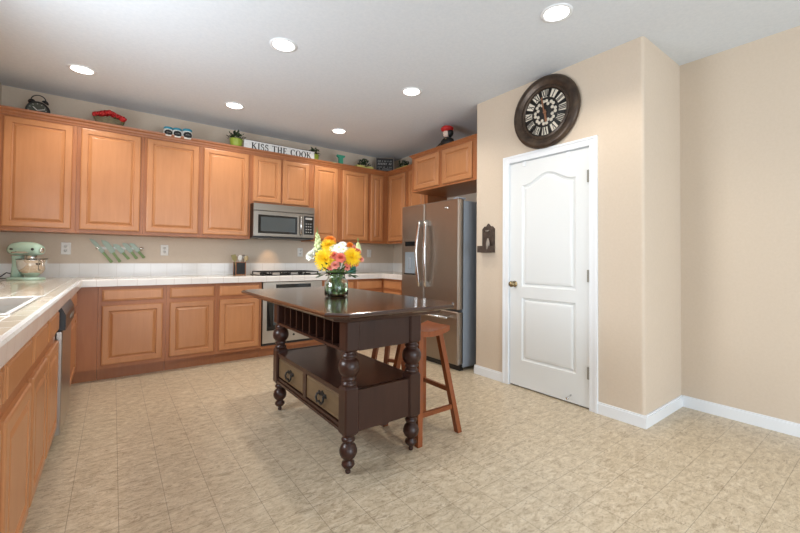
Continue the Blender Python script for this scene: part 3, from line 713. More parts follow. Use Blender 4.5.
def leg_mb():
    mb = MB(); mb.lathe(leg_prof_dn, 28); mb.lathe(leg_prof_up, 28)
    c = 0.008
    for z0, z1 in ((0.208, 0.470), (0.652, 0.8455)):
        pr = [(hb-0.010, z0), (hb, z0+0.014), (hb, z1-0.012), (hb-0.008, z1)]
        vs = []; fs = []
        for q, z in pr:
            vs += [(-q+c,-q,z),(q-c,-q,z),(q,-q+c,z),(q,q-c,z),(q-c,q,z),(-q+c,q,z),(-q,q-c,z),(-q,-q+c,z)]
        for j in range(3):
            for k in range(8):
                n_ = (k+1) % 8; fs.append([j*8+k, j*8+n_, (j+1)*8+n_, (j+1)*8+k])
        fs += [list(range(8)), [24+k for k in range(8)]]
        mb.add(vs, fs)
    return mb
lg = leg_mb()
for (x, y) in ((0, 0), (LX, 0), (0, LY), (LX, LY)):
    o = lg.build('leg', M['espresso'], r, loc=(x, y, 0))
# aprons
mb = MB(); mb.box(hb, LX-hb, -0.030, -0.010, 0.655, 0.845); mb.build('near_end_apron', M['espresso'], r)
mb = MB(); mb.box(hb, LX-hb, LY+0.010, LY+0.030, 0.655, 0.845); mb.build('far_end_apron', M['espresso'], r)
mb = MB(); mb.box(LX+0.010, LX+0.030, hb, LY-hb, 0.655, 0.845); mb.build('right_apron', M['espresso'], r)
# slotted rack on the left side
mb = MB()
mb.box(-0.034, 0.06, hb, LY-hb, 0.652, 0.668); mb.box(-0.034, -0.012, hb, LY-hb, 0.815, 0.845)
mb.box(0.06, 0.075, hb, LY-hb, 0.652, 0.845)
mb.build('slot_rack', M['espresso'], r)
for k in range(1, 9):
    y = hb+(LY-2*hb)*k/9
    mb = MB(); mb.box(-0.026, 0.055, y-0.005, y+0.005, 0.668, 0.815); mb.build('rack_divider', M['espresso'], r)
# lower cabinet with drawers
mb = MB()
mb.box(-0.012, LX+0.012, hb*0.2, LY-hb*0.2, 0.425, 0.442); mb.build('lower_shelf', M['espresso'], r)
mb = MB(); mb.box(hb, LX-hb, -0.030, -0.012, 0.222, 0.443)
mb.prism([(0.18, 0.222), (0.20, 0.210), (0.23, 0.210), (0.25, 0.222)], -0.028, -0.014); mb.build('near_end_panel', M['espresso'], r)
mb = MB(); mb.box(hb, LX-hb, LY+0.012, LY+0.030, 0.222, 0.443); mb.build('far_end_panel', M['espresso'], r)
mb = MB(); mb.box(LX+0.012, LX+0.030, hb, LY-hb, 0.222, 0.443); mb.build('right_panel', M['espresso'], r)
mb = MB(); mb.box(-0.012, LX+0.012, 0.01, LY-0.01, 0.24, 0.25); mb.build('cabinet_floor', M['espresso'], r)
mb = MB()
mb.box(-0.030, 0.0, hb, LY-hb, 0.222, 0.258); mb.box(-0.030, 0.0, hb, LY-hb, 0.412, 0.443); mb.box(-0.030, 0.0, LY/2-0.022, LY/2+0.022, 0.258, 0.412)
mb.box(-0.038, -0.030, hb, LY-hb, 0.222, 0.238); mb.box(-0.036, -0.030, hb, LY-hb, 0.434, 0.443)
mb.build('drawer_frame', M['espresso'], r)
M['drawer_brown'] = wood('drawer_front_wood', srgb(92, 74, 52), srgb(112, 92, 66), 0.4, vert=False)
for (a, b_) in ((hb+0.004, LY/2-0.026), (LY/2+0.026, LY-hb-0.004)):
    mb = MB(); L2 = b_-a
    mb.rings([(0, L2, 0, 0.146, 0.010), (0, L2, 0, 0.146, 0.0), (0.010, L2-0.010, 0.010, 0.136, -0.010), (0.018, L2-0.018, 0.018, 0.128, -0.006), (0.026, L2-0.026, 0.026, 0.120, -0.005)])
    o = mb.build('drawer', M['drawer_brown'], r, loc=(-0.018, b_, 0.262), rot=(0, 0, -PI/2))
    mb = MB(); c = L2/2
    mb.lathe([(0.011, 0), (0.011, 0.006), (0.005, 0.010), (0.005, 0.016), (0, 0.017)], 10, T=TR((c-0.04, -0.005, 0.085), rx=PI/2)); mb.lathe([(0.011, 0), (0.011, 0.006), (0.005, 0.010), (0.005, 0.016), (0, 0.017)], 10, T=TR((c+0.04, -0.005, 0.085), rx=PI/2))
    mb.tube([(c-0.04, -0.020, 0.085), (c-0.050, -0.026, 0.06), (c-0.024, -0.028, 0.038), (c, -0.028, 0.052), (c+0.024, -0.028, 0.038), (c+0.050, -0.026, 0.06), (c+0.04, -0.020, 0.085)], 0.0065, 8)
    mb.prism([(c-0.055, 0.075), (c-0.03, 0.070), (c, 0.078), (c+0.03, 0.070), (c+0.055, 0.075), (c+0.05, 0.098), (c+0.02, 0.094), (c, 0.108), (c-0.02, 0.094), (c-0.05, 0.098)], -0.009, -0.004)
    mb.build('bail_handle', M['black_iron'], o)

# ------------------------------------------------------------------ stools
def stool(label, loc, rz):
    r = thing('counter_stool', label, 'stool', loc, rz)
    nx, ny = 14, 8; vs = []; fs = []; hx, hy = 0.155, 0.12
    def zt(u, v): return 0.674+0.026*abs(u)**2.0-0.006*(1-v*v)+0.004
    for top in (1, 0):
        for j in range(ny+1):
            for i in range(nx+1):
                u = -1+2*i/nx; v = -1+2*j/ny
                vs.append((u*hx, v*hy*(1-0.03*u*u), zt(u, v) if top else zt(u, 0)-0.030))
    N = (nx+1)*(ny+1); g = lambda i, j, t=0: t*N+j*(nx+1)+i
    for j in range(ny):
        for i in range(nx):
            fs.append([g(i,j), g(i+1,j), g(i+1,j+1), g(i,j+1)]); fs.append([g(i,j,1), g(i,j+1,1), g(i+1,j+1,1), g(i+1,j,1)])
    for i in range(nx): fs.append([g(i,0), g(i,0,1), g(i+1,0,1), g(i+1,0)]); fs.append([g(i,ny), g(i+1,ny), g(i+1,ny,1), g(i,ny,1)])
    for j in range(ny): fs.append([g(0,j), g(0,j+1), g(0,j+1,1), g(0,j,1)]); fs.append([g(nx,j), g(nx,j,1), g(nx,j+1,1), g(nx,j+1)])
    mb = MB(); mb.add(vs, fs); mb.build('seat', M['cherry'], r)
    F_ = (0.172, 0.185); T_ = (0.085, 0.085); zt_ = 0.655
    def at(sx, sy, z):
        t = z/zt_; return (sx*(F_[0]+(T_[0]-F_[0])*t), sy*(F_[1]+(T_[1]-F_[1])*t), z)
    for sx in (-1, 1):
        for sy in (-1, 1):
            mb = MB(); mb.bar(at(sx, sy, 0), at(sx, sy, zt_), 0.036, 0.036, w2=(0.036, 0.036)); mb.build('leg', M['cherry'], r)
    def rung(p, q):
        p, q = Vector(p), Vector(q); d = (q-p).normalized(); s_ = d.cross(Vector((0, 0, 1))).normalized(); u_ = Vector((0, 0, 1)); vs = []
        for c in (p, q): vs += [tuple(c+s_*a*0.010+u_*b_*0.014) for a, b_ in ((-1,-1),(1,-1),(1,1),(-1,1))]
        mb = MB(); mb.add(vs, [[0,1,2,3],[7,6,5,4],[0,4,5,1],[1,5,6,2],[2,6,7,3],[3,7,4,0]]); mb.build('rung', M['cherry'], r)
    for sy in (-1, 1): rung(at(-1, sy, 0.17), at(1, sy, 0.17))
    for sx in (-1, 1): rung(at(sx, -1, 0.275), at(sx, 1, 0.275))
    return r
stool('cherry wood saddle stool nearer the viewer, right of the island', (1.695, 2.03, 0), 0)
stool('cherry wood stool farther back, legs seen beneath the island top', (1.86, 2.56, 0), math.radians(30))

# ------------------------------------------------------------------ recessed ceiling lights
LG = 'recessed ceiling downlights'
names = {(0.985, 2.809): 'recessed ceiling light over the near left floor, above the island', (2.244, 1.361): 'recessed ceiling light nearest the viewer, left of the pantry corner',
         (-0.243, 4.24): 'recessed ceiling light farthest left, above the mint mixer corner', (0.985, 4.258): 'recessed ceiling light above the jars and lime pot cabinets',
         (2.227, 4.304): 'recessed ceiling light farthest back, above the corner cabinets', (2.235, 2.849): 'recessed ceiling light in front of the refrigerator cabinet'}
for (x, y), lb in names.items():
    r = thing('recessed_light', lb, 'ceiling light', (x, y, H), 0, LG)
    mb = MB(); mb.lathe([(0.098, 0.0), (0.096, -0.006), (0.080, -0.008), (0.074, -0.002)], 32, cap=False); mb.build('trim_ring', M['trim'], r)
    MB().lathe([(0.0, -0.003), (0.076, -0.003)], 32, cap=False).build('lens', M['lens'], r)
    l = bpy.data.lights.new('downlight', 'SPOT'); l.energy = 29; l.color = (1, 0.90, 0.77); l.spot_size = math.radians(140); l.spot_blend = 0.6; l.shadow_soft_size = 0.07
    lo = bpy.data.objects.new('downlight', l); COL.objects.link(lo); lo.location = (x, y, H-0.02)

# ------------------------------------------------------------------ wall clock
CR = 0.31
r = thing('wall_clock', 'large round bronze wall clock with Roman numerals above the door', 'clock', (XD, 1.885, 2.418), -PI/2)
TC = TR((0, 0, 0), rx=PI/2)     # lathe axis towards -y
mb = MB(); mb.lathe([(CR*0.97, 0.0), (CR, 0.012), (CR, 0.03), (CR*0.97, 0.045), (CR*0.90, 0.052), (CR*0.80, 0.044), (CR*0.75, 0.030), (CR*0.71, 0.030), (CR*0.69, 0.036), (CR*0.66, 0.034), (CR*0.645, 0.018)], 64, T=TC, cap=False)
mb.build('clock_rim', M['bronze'], r)
mb = MB(); mb.lathe([(CR*0.68, 0.0), (CR*0.68, 0.018), (0, 0.018)], 64, T=TC); mb.build('clock_face', M['dark_slot'], r)
mb = MB()
for k in range(72):
    a = 2*PI*k/72; mb.ball((CR*0.73*math.cos(a), -0.033, CR*0.73*math.sin(a)), 0.0045, 6)
mb.build('beaded_ring', M['bronze'], r)
rom = ['XII', 'I', 'II', 'III', 'IIII', 'V', 'VI', 'VII', 'VIII', 'IX', 'X', 'XI']
def quad(mb, p, q, w_, y0, y1):
    d = Vector((q[0]-p[0], q[1]-p[1])); d.normalize(); n_ = Vector((-d.y, d.x))*w_/2
    mb.prism([(p[0]-n_.x, p[1]-n_.y), (q[0]-n_.x, q[1]-n_.y), (q[0]+n_.x, q[1]+n_.y), (p[0]+n_.x, p[1]+n_.y)], y0, y1)
for k in range(12):
    a = PI/2-k*PI/6
    mb = MB(); poly = []
    for i in range(9): t = a-0.165+0.33*i/8; poly.append((CR*0.625*math.cos(t), CR*0.625*math.sin(t)))
    for i in range(9): t = a+0.17-0.34*i/8; poly.append((CR*0.415*math.cos(t), CR*0.415*math.sin(t)))
    mb.prism(poly, -0.021, -0.018); tb = mb.build('numeral_tablet', M['cream'], r)
    mb = MB(); er = Vector((math.cos(a), math.sin(a))); et = Vector((math.sin(a), -math.cos(a)))
    s_ = rom[k]; wd = {'X': 0.030, 'V': 0.028, 'I': 0.013}; tot = sum(wd[c] for c in s_); u = -tot/2
    if tot > 0.075: f_ = 0.075/tot
    else: f_ = 1.0
    u *= f_
    r0, r1 = CR*0.42, CR*0.62
    P = lambda uu, rr_: tuple(er*rr_+et*uu)
    for c in s_:
        w_ = wd[c]*f_; m_ = u+w_/2; hw = w_*0.36
        if c == 'I': quad(mb, P(m_, r0), P(m_, r1), 0.0075, -0.0235, -0.021)
        if c == 'X': quad(mb, P(m_-hw, r1), P(m_+hw, r0), 0.0075, -0.0235, -0.021); quad(mb, P(m_+hw, r1), P(m_-hw, r0), 0.003, -0.0235, -0.021)
        if c == 'V': quad(mb, P(m_-hw, r1), P(m_, r0), 0.0075, -0.0235, -0.021); quad(mb, P(m_+hw, r1), P(m_, r0), 0.003, -0.0235, -0.021)
        u += w_
    mb.build('numeral', M['dark_slot'], tb)
for k in range(8):
    a = PI/8+k*PI/4; mb = MB(); c = (CR*0.27*math.cos(a), CR*0.27*math.sin(a))
    for da, rr_ in ((-0.25, 0.31), (0.25, 0.31), (0, 0.235)):
        cc = (CR*rr_*math.cos(a+da), CR*rr_*math.sin(a+da)); mb.lathe([(0.0145, 0.018), (0.0145, 0.021), (0, 0.021)], 10, T=TR((cc[0], 0, cc[1]), rx=PI/2))
    mb.build('scroll_cutout', M['cream'], r)
mb = MB(); quad(mb, (0.0, -0.02), (-0.03, 0.135), 0.012, -0.030, -0.027); mb.build('minute_hand', M['copper'], r)
mb = MB(); quad(mb, (0.0, 0.02), (0.012, -0.085), 0.018, -0.027, -0.024); mb.build('hour_hand', M['copper'], r)
mb = MB(); mb.lathe([(0.014, 0.018), (0.014, 0.033), (0, 0.036)], 16, T=TC); mb.build('hand_hub', M['copper'], r)

# ------------------------------------------------------------------ wall plaque bottle opener
r = thing('wall_opener_plaque', 'dark iron wall plaque with small ledge, left of the pantry door', 'wall plaque', (XD, 2.585, 1.215), -PI/2)
mb = MB(); Wp = 0.15
mb.prism([(0.0, 0.07), (Wp, 0.07), (Wp, 0.235), (Wp*0.82, 0.262), (Wp*0.68, 0.262), (Wp*0.5, 0.29), (Wp*0.32, 0.262), (Wp*0.18, 0.262), (0.0, 0.235)], -0.014, 0)
mb.build('back_plate', M['iron_brown'], r)
mb = MB(); mb.tube([(0.05, -0.014, 0.225), (0.055, -0.03, 0.215), (0.085, -0.03, 0.215), (0.09, -0.014, 0.225)], 0.006); mb.build('opener_hook', M['steel'], r)
mb = MB(); mb.box(-0.02, Wp, -0.065, -0.0, 0.005, 0.013); mb.box(-0.02, Wp, -0.065, -0.058, 0.013, 0.07); mb.box(-0.02, -0.012, -0.058, 0.0, 0.013, 0.07); mb.box(Wp-0.008, Wp, -0.058, 0, 0.013, 0.07); mb.box(-0.012, Wp-0.008, -0.008, 0.0, 0.013, 0.07)
mb.build('catch_tray', M['iron_brown'], r)
mb = MB(); mb.tube([(0.10, -0.05, 0.02), (0.112, -0.06, 0.09), (0.10, -0.045, 0.14)], [0.012, 0.02, 0.008], 10); mb.build('leaf_ornament', M['frame_grey'], r)

# ------------------------------------------------------------------ outlets
def outlet(x, z, label, sw=False):
    r = thing('wall_outlet', label, 'wall outlet', (x, YB, z), 0)
    mb = MB(); mb.box(-0.038, 0.038, -0.007, 0, -0.06, 0.06, bev=0.003); mb.build('cover_plate', M['white_plastic'], r)
    if sw:
        mb = MB(); mb.box(-0.016, 0.016, -0.011, -0.007, -0.033, 0.033, bev=0.002); mb.build('rocker_switch', M['white_plastic'], r)
    else:
        for s_ in (-1, 1):
            mb = MB(); mb.lathe([(0.017, 0.007), (0.017, 0.0095), (0, 0.0095)], 18, T=TR((0, 0, s_*0.021), rx=PI/2)); o = mb.build('socket', M['white_plastic'], r)
            mb = MB(); mb.box(-0.008, -0.005, -0.0105, -0.0095, s_*0.021-0.002, s_*0.021+0.008); mb.box(0.005, 0.008, -0.0105, -0.0095, s_*0.021-0.002, s_*0.021+0.008); mb.box(-0.0025, 0.0025, -0.0105, -0.0095, s_*0.021-0.011, s_*0.021-0.006)
            mb.build('socket_slots', M['dark_slot'], o)
outlet(-0.38, 1.225, 'white wall outlet between the mint mixer and green knives')
outlet(0.461, 1.222, 'white wall outlet right of the green knives')
outlet(2.06, 1.225, 'white wall outlet on the back wall above the cooktop')
outlet(3.18, 1.225, 'white wall switch right of the flowers, by the back right corner', True)

# ------------------------------------------------------------------ knives on magnetic rack
r = thing('magnetic_knife_rack', 'pale magnetic knife bar on the wall under the cabinets', 'knife rack', (-0.13, YB, 1.235))
mb = MB(); mb.box(0.0, 0.375, -0.010, 0, -0.014, 0.014, bev=0.004); mb.build('magnet_bar', M['white_plastic'], r)
for x in (0.0, 0.375):
    mb = MB(); mb.lathe([(0.020, 0.0), (0.020, 0.014), (0.010, 0.020), (0, 0.021)], 16, T=TR((x, 0, 0), rx=PI/2)); mb.build('end_cap', M['chrome'], r)
#  (tip x,z) (butt x,z) width, label
KN = [((-0.192, 1.335), (-0.010, 1.085), 0.040, 'long slim green bread knife, leftmost on the rack'),
      ((-0.090, 1.325), (0.060, 1.090), 0.056, 'broad green chef knife, second from left on the rack'),
      ((0.005, 1.285), (0.135, 1.120), 0.052, 'green santoku knife, middle of the five on the rack'),
      ((0.085, 1.300), (0.205, 1.125), 0.050, 'green utility knife, second from right on the rack'),
      ((0.145, 1.300), (0.272, 1.135), 0.044, 'small green paring knife, rightmost on the rack')]
for (tx, tz), (bx_, bz), wd, lb in KN:
    r = thing('kitchen_knife', lb, 'knife', (bx_, YB-0.016, bz))
    d = Vector((tx-bx_, tz-bz)); L = d.length; ang = math.atan2(d.y, d.x)
    T = Matrix.Rotation(-ang, 4, 'Y')
    h0 = L*0.42
    mb = MB(); mb.prism([(h0, -0.010), (h0+0.005, -wd/2), (L*0.80, -wd/2*0.9), (L*0.93, -wd*0.2), (L, wd*0.28), (L*0.9, wd*0.42), (h0, wd*0.42)], -0.003, 0.0, T=T); mb.build('blade', M['knife_blade'], r)
    mb = MB(); mb.prism([(0, -0.012), (0.008, -0.015), (h0*0.5, -0.011), (h0, -0.013), (h0, 0.013), (h0*0.5, 0.012), (0.008, 0.015), (0, 0.010)], -0.013, 0.002, T=T); mb.build('handle', M['knife_handle'], r)

# ------------------------------------------------------------------ stand mixer
r = thing('stand_mixer', 'mint green stand mixer with steel bowl on the left corner counter', 'stand mixer', (-0.615, 4.72, CZ1), -0.72); r.scale = (0.92, 0.92, 1.03)
mb = MB()
vs = []
def pill(x0, x1, hw, z, n=10):
    pts = []
    for i in range(n+1):
        a = -PI/2+PI*i/n; pts.append((x1-hw+hw*math.cos(a), hw*math.sin(a), z))
    for i in range(n+1):
        a = PI/2+PI*i/n; pts.append((x0+hw+hw*math.cos(a), hw*math.sin(a), z))
    return pts
def loft(mb, secs, smooth=True):
    n = len(secs[0]); vs = [p for s_ in secs for p in s_]; fs = []
    for j in range(len(secs)-1):
        for k in range(n):
            q = (k+1) % n; fs.append([j*n+k, j*n+q, (j+1)*n+q, (j+1)*n+k])
    fs += [list(range(n)), [(len(secs)-1)*n+k for k in range(n)]]
    mb.add(vs, fs, 0, smooth)
loft(mb, [pill(-0.155, 0.165, 0.095, 0.0), pill(-0.155, 0.165, 0.098, 0.012), pill(-0.148, 0.158, 0.090, 0.022), pill(-0.14, 0.15, 0.084, 0.025)])
mb.build('base', M['mint'], r)
mb = MB(); loft(mb, [pill(-0.140, -0.040, 0.045, 0.02), pill(-0.135, -0.055, 0.038, 0.08), pill(-0.130, -0.055, 0.036, 0.14), pill(-0.135, -0.035, 0.042, 0.205)]); mb.build('column', M['mint'], r)
# head lying along x : sections across x
mb = MB(); secs = []
for x, hy, hz, zc in ((-0.165, 0.028, 0.030, 0.258), (-0.155, 0.048, 0.048, 0.258), (-0.12, 0.060, 0.060, 0.260), (-0.04, 0.066, 0.066, 0.263), (0.05, 0.066, 0.064, 0.262), (0.11, 0.062, 0.056, 0.258), (0.140, 0.052, 0.046, 0.253), (0.150, 0.034, 0.032, 0.250)):
    secs.append([(x, hy*math.cos(2*PI*k/20), zc+hz*math.sin(2*PI*k/20)*(0.85 if math.sin(2*PI*k/20) < 0 else 1.0)) for k in range(20)])
loft(mb, secs); hd = mb.build('head', M['mint'], r)
mb = MB(); mb.lathe([(0.0685, 0), (0.0685, 0.014)], 28, T=Matrix.Translation((-0.01, 0, 0.228)) @ Matrix.Diagonal((2.15, 0.98, 1, 1))); mb.build('trim_band', M['chrome'], hd)
mb = MB(); mb.lathe([(0.022, 0), (0.022, 0.016), (0.016, 0.020), (0, 0.021)], 16, T=TR((0.150, 0, 0.252), ry=PI/2)); mb.build('attachment_hub', M['chrome'], hd)
mb = MB(); mb.tube([(0.125, -0.055, 0.262), (0.145, -0.075, 0.262)], 0.006); mb.ball((0.15, -0.080, 0.262), 0.012, 10); mb.build('hub_knob', M['black_plastic'], hd)
mb = MB(); mb.tube([(-0.075, -0.060, 0.262), (-0.075, -0.075, 0.262)], 0.007); mb.ball((-0.075, -0.078, 0.262), 0.009, 8); mb.build('speed_lever', M['black_plastic'], hd)
mb = MB(); mb.lathe([(0.036, 0.170), (0.040, 0.185), (0.040, 0.206), (0.03, 0.212)], 20, T=TR((0.060, 0, 0))); mb.build('planetary_cap', M['chrome'], hd)
bw = MB(); bw.lathe([(0.045, 0.027), (0.048, 0.036), (0.060, 0.045), (0.085, 0.065), (0.102, 0.100), (0.108, 0.140), (0.110, 0.168), (0.114, 0.172), (0.106, 0.172), (0.104, 0.140), (0.097, 0.100), (0.08, 0.07), (0.0, 0.05)], 36, T=TR((0.060, 0, 0)))
bo = bw.build('mixing_bowl', M['chrome'], r)
mb = MB(); mb.tube([(0.165, -0.02, 0.155), (0.195, -0.025, 0.165), (0.200, -0.025, 0.12), (0.185, -0.02, 0.085), (0.150, -0.02, 0.085)], 0.006); mb.build('bowl_handle', M['chrome'], bo)
mb = MB(); mb.lathe([(0.115, 0.174), (0.118, 0.178), (0.085, 0.184), (0.085, 0.176)], 32, T=TR((0.060, 0, 0))); mb.prism([(0.165, 0.174), (0.215, 0.186), (0.215, 0.189), (0.165, 0.182)], -0.04, 0.04); mb.build('pouring_shield', M['pane'], bo)
mb = MB(); mb.tube([(0.060, 0, 0.17), (0.060, 0, 0.09)], 0.006); mb.ball((0.060, 0, 0.10), 0.04, 10, sx=0.9, sy=0.2); mb.build('beater', M['steel'], r)
mb = MB(); mb.tube([(-0.145, 0, 0.05), (-0.17, -0.03, 0.06), (-0.20, -0.05, 0.03), (-0.225, -0.06, 0.012), (-0.232, 0.02, 0.008)], 0.005); mb.build('power_cord', M['black_plastic'], r)

# ------------------------------------------------------------------ utensil crock and utensils
r = thing('utensil_crock', 'square black utensil holder with wood edges by the cooktop', 'utensil holder', (1.235, 4.95, CZ1+0.001))
mb = MB(); s_ = 0.052
for a in ((-s_, s_, -s_, -s_+0.006), (-s_, s_, s_-0.006, s_), (-s_, -s_+0.006, -s_+0.006, s_-0.006), (s_-0.006, s_, -s_+0.006, s_-0.006)): mb.box(*a, 0, 0.15)
mb.box(-s_, s_, -s_, s_, 0.0, 0.006); mb.build('holder_box', M['black_paint'], r)
mb = MB(); e = s_+0.003
for sx in (-1, 1):
    mb.box(sx*e-0.004, sx*e+0.004, -e-0.004, -e+0.004, 0, 0.155); mb.box(sx*e-0.004, sx*e+0.004, e-0.004, e+0.004, 0, 0.155)
mb.box(-e, e, -e-0.003, -e+0.003, 0.148, 0.155); mb.box(-e, e, -e-0.003, -e+0.003, 0.0, 0.007); mb.build('edge_trim', M['crock_wood'], r)
def utensil(name, lb, dx, dy, lean, col, kind):
    r = thing(name, lb, 'utensil', (1.235+dx, 4.95+dy, CZ1+0.010))
    d = Vector((lean[0]*0.75, lean[1], 1)).normalized(); L = 0.165
    mb = MB(); mb.tube([(0, 0, 0), tuple(d*L)], 0.005); mb.build('handle', col, r)
    T = Matrix.Translation(d*(L+0.03)) @ Vector((0, 0, 1)).rotation_difference(d).to_matrix().to_4x4()
    mb = MB()
    if kind == 'spoon': mb.ball((0, 0, 0), 0.036, 12, sx=0.75, sy=0.22, T=T)
    elif kind == 'spatula': mb.prism([(-0.010, -0.03), (0.010, -0.03), (0.024, -0.005), (0.026, 0.045), (-0.026, 0.045), (-0.024, -0.005)], -0.003, 0.003, T=T)
    else:
        for k in range(5):
            a = PI*k/5
            mb.tube([tuple(T @ Vector((0.024*math.sin(t)*math.cos(a), 0.024*math.sin(t)*math.sin(a), -0.03*math.cos(t)+0.01))) for t in [2*PI*q/14 for q in range(15)]], 0.0015, 5)
    mb.build('head', col, r)
utensil('wooden_spoon', 'pale wooden spoon leaning left in the black holder', -0.02, 0.0, (-0.24, 0.0), M['wood_spoon'], 'spoon')
utensil('spatula', 'olive spatula at the far left of the black holder', -0.03, -0.015, (-0.30, -0.1), mat('olive_silicone', srgb(150, 140, 90), 0.5), 'spatula')
utensil('ladle', 'white serving spoon upright in the middle of the black holder', 0.0, -0.01, (0.02, 0), M['white_ceramic'], 'spoon')
utensil('whisk', 'wire whisk leaning right in the black holder', 0.022, 0.0, (0.16, 0), M['bright_steel'], 'whisk')
utensil('slotted_spoon', 'tan wooden spoon farthest right in the black holder', 0.03, -0.015, (0.28, -0.05), M['wood_spoon'], 'spoon')
# teal container behind the vase
r = thing('storage_canister', 'small dark teal container on the back counter behind the vase', 'container', (2.73, 4.86, CZ1+0.001))
mb = MB(); mb.box(-0.06, 0.06, -0.05, 0.05, 0, 0.085, bev=0.008); mb.build('container_body', M['teal_dark'], r)
mb = MB(); mb.box(-0.063, 0.063, -0.053, 0.053, 0.085, 0.098, bev=0.004); mb.build('lid', M['teal_dark'], r)

# ------------------------------------------------------------------ vase and bouquet
VX, VY, VZ = 1.19, 2.31, 0.9015
r = thing('glass_vase', 'clear glass vase of water and stems on the island table', 'vase', (VX, VY, VZ))
outer = [(0.070, 0.0), (0.078, 0.010), (0.079, 0.06), (0.075, 0.100), (0.058, 0.120), (0.055, 0.140), (0.064, 0.160)]
inner = [(0.061, 0.160), (0.052, 0.140), (0.055, 0.120), (0.071, 0.100), (0.0750, 0.06), (0.073, 0.014), (0.0, 0.010)]
MB().lathe(outer+inner, 40).build('glass_body', M['glass'], r)
MB().lathe([(0.0, 0.0105), (0.0725, 0.0145), (0.0745, 0.05), (0.0725, 0.085), (0.0, 0.085)], 40).build('water', M['water'], r)
def aim(px_, dx=0.0):  # helper: px -> x at vase plane (linear fit of the camera there)
    return px_
def bloom_frame(p):
    """stem from the vase neck to p, returns the outward direction at the bloom"""
    base_ = Vector((0, 0, 0.02)); neck = Vector((p[0]*0.22, p[1]*0.22, 0.125))
    d = (Vector(p)-neck).normalized(); return base_, neck, d
def flower(name, lb, cat, p, kind, col, size, col2=None, group=None, face=None):
    r = thing(name, lb, cat, (VX, VY, VZ), 0, group)
    p = Vector(p)*1.0; a = random.uniform(0, 2*PI)
    bs = Vector((0.045*math.cos(a), 0.045*math.sin(a), 0.022)); neck = Vector((p.x*0.2, p.y*0.2, 0.13))
    MB().tube([tuple(bs), tuple(neck*0.5+bs*0.5), tuple(neck), tuple(neck*0.4+p*0.6+Vector((0, 0, 0.005))), tuple(p)], 0.0028, 6).build('stem', M['stem'], r)
    d = Vector(face) if face else ((p-Vector((0, 0, 0.10))).normalized()*0.7+Vector((-0.55, -0.75, 0.25)).normalized()*0.8)
    d.normalize(); T = Matrix.Translation(p) @ Vector((0, 0, 1)).rotation_difference(d).to_matrix().to_4x4()
    mb = MB()
    def petal(R0, L, w_, el, az, curl=0.2):
        c, s__ = math.cos(az), math.sin(az); vs = []
        for t, ww in ((0, 0.35), (0.35, 0.9), (0.7, 1.0), (1.0, 0.35)):
            rr_ = R0+L*t*math.cos(el); z = L*t*math.sin(el)-curl*L*t*t*0.5
            for q in (-1, 0, 1):
                vs.append((rr_*c-q*ww*w_/2*s__, rr_*s__+q*ww*w_/2*c, z+(0.12*w_ if q else 0)))
        fs = []
        for j in range(3):
            for q in range(2): fs.append([j*3+q, j*3+q+1, (j+1)*3+q+1, (j+1)*3+q])
        mb.add(vs, fs, 0, True, T)
    if kind == 'mum':
        for ring, (n_, el, L) in enumerate(((26, -0.15, 1.0), (26, 0.15, 0.98), (22, 0.45, 0.9), (18, 0.8, 0.75), (12, 1.15, 0.6))):
            for k in range(n_): petal(0.002, size*L*random.uniform(0.85, 1.05), size*0.14, el+random.uniform(-.08, .08), 2*PI*(k+0.5*(ring % 2))/n_+random.uniform(-.05, .05))
    elif kind == 'daisy':
        for k in range(16): petal(size*0.15, size*0.85, size*0.34, 0.12+random.uniform(-.05, .05), 2*PI*k/16)
        for k in range(12): petal(size*0.12, size*0.6, size*0.3, 0.45, 2*PI*(k+.5)/12)
    elif kind == 'rose':
        for ring, (n_, el, L) in enumerate(((7, 0.15, 1.0), (7, 0.55, 0.95), (6, 0.95, 0.85), (5, 1.25, 0.75), (4, 1.45, 0.7))):
            for k in range(n_): petal(0.002, size*L, size*0.85, el, 2*PI*(k+0.5*(ring % 2))/n_+ring, curl=0.5)
    if kind == 'snap':
        n_ = 26
        for k in range(n_):
            t = k/n_; q = p+Vector((0, 0, -0.02))+d*(t*size*1.0)
            rr_ = (0.023 if size > 0.1 else 0.014)*(1-0.75*t); az = k*2.4
            mb.ball(tuple(q+Vector((math.cos(az), math.sin(az), 0))*rr_*1.0), rr_*0.7+0.002, 8, jit=0.35)
        T2 = None
        o = mb.build('blossoms', col, r)
        m2 = MB()
        for k in range(6):
            q = p+d*(size*(0.85+0.055*k)); m2.ball(tuple(q), 0.0055-0.0006*k, 6)
        m2.build('buds', M['stem'], r)
    else:
        mb.build('petals', col, r)
        if col2: m2 = MB(); m2.ball((0, 0, size*0.12), size*0.24, 10, sz=0.6, T=T); m2.build('flower_center', col2, r)
    return r
# world offsets from the vase base; the viewer looks along (+0.6,+0.8): right on screen = (0.8,-0.6), up = z
def off(px_, py_, depth=0.0):
    """screen-plane metres relative to vase axis -> local offset"""
    s_ = px_; return (s_*0.80+depth*0.6, -s_*0.60+depth*0.8, py_)
sc_px = 1/147.0
def at(px_, row, depth=0.0): return off((px_-337)*sc_px*(1+depth/2.6), (296.5-row)*sc_px*(1+depth/2.6)+0.0, depth)
flower('chrysanthemum', 'large yellow chrysanthemum at the lower left of the bouquet', 'flower', at(327, 259.5, -0.06), 'mum', M['yellow'], 0.078, face=(-0.62, -0.78, 0.25))
flower('chrysanthemum', 'large yellow chrysanthemum at the right of the bouquet', 'flower', at(353, 257.5, -0.04), 'mum', M['yellow'], 0.068, face=(-0.3, -0.9, 0.3))
flower('chrysanthemum', 'yellow chrysanthemum at the upper left beneath the orange bloom', 'flower', at(328, 246.5, 0.01), 'mum', M['yellow'], 0.055, face=(-0.5, -0.6, 0.7))
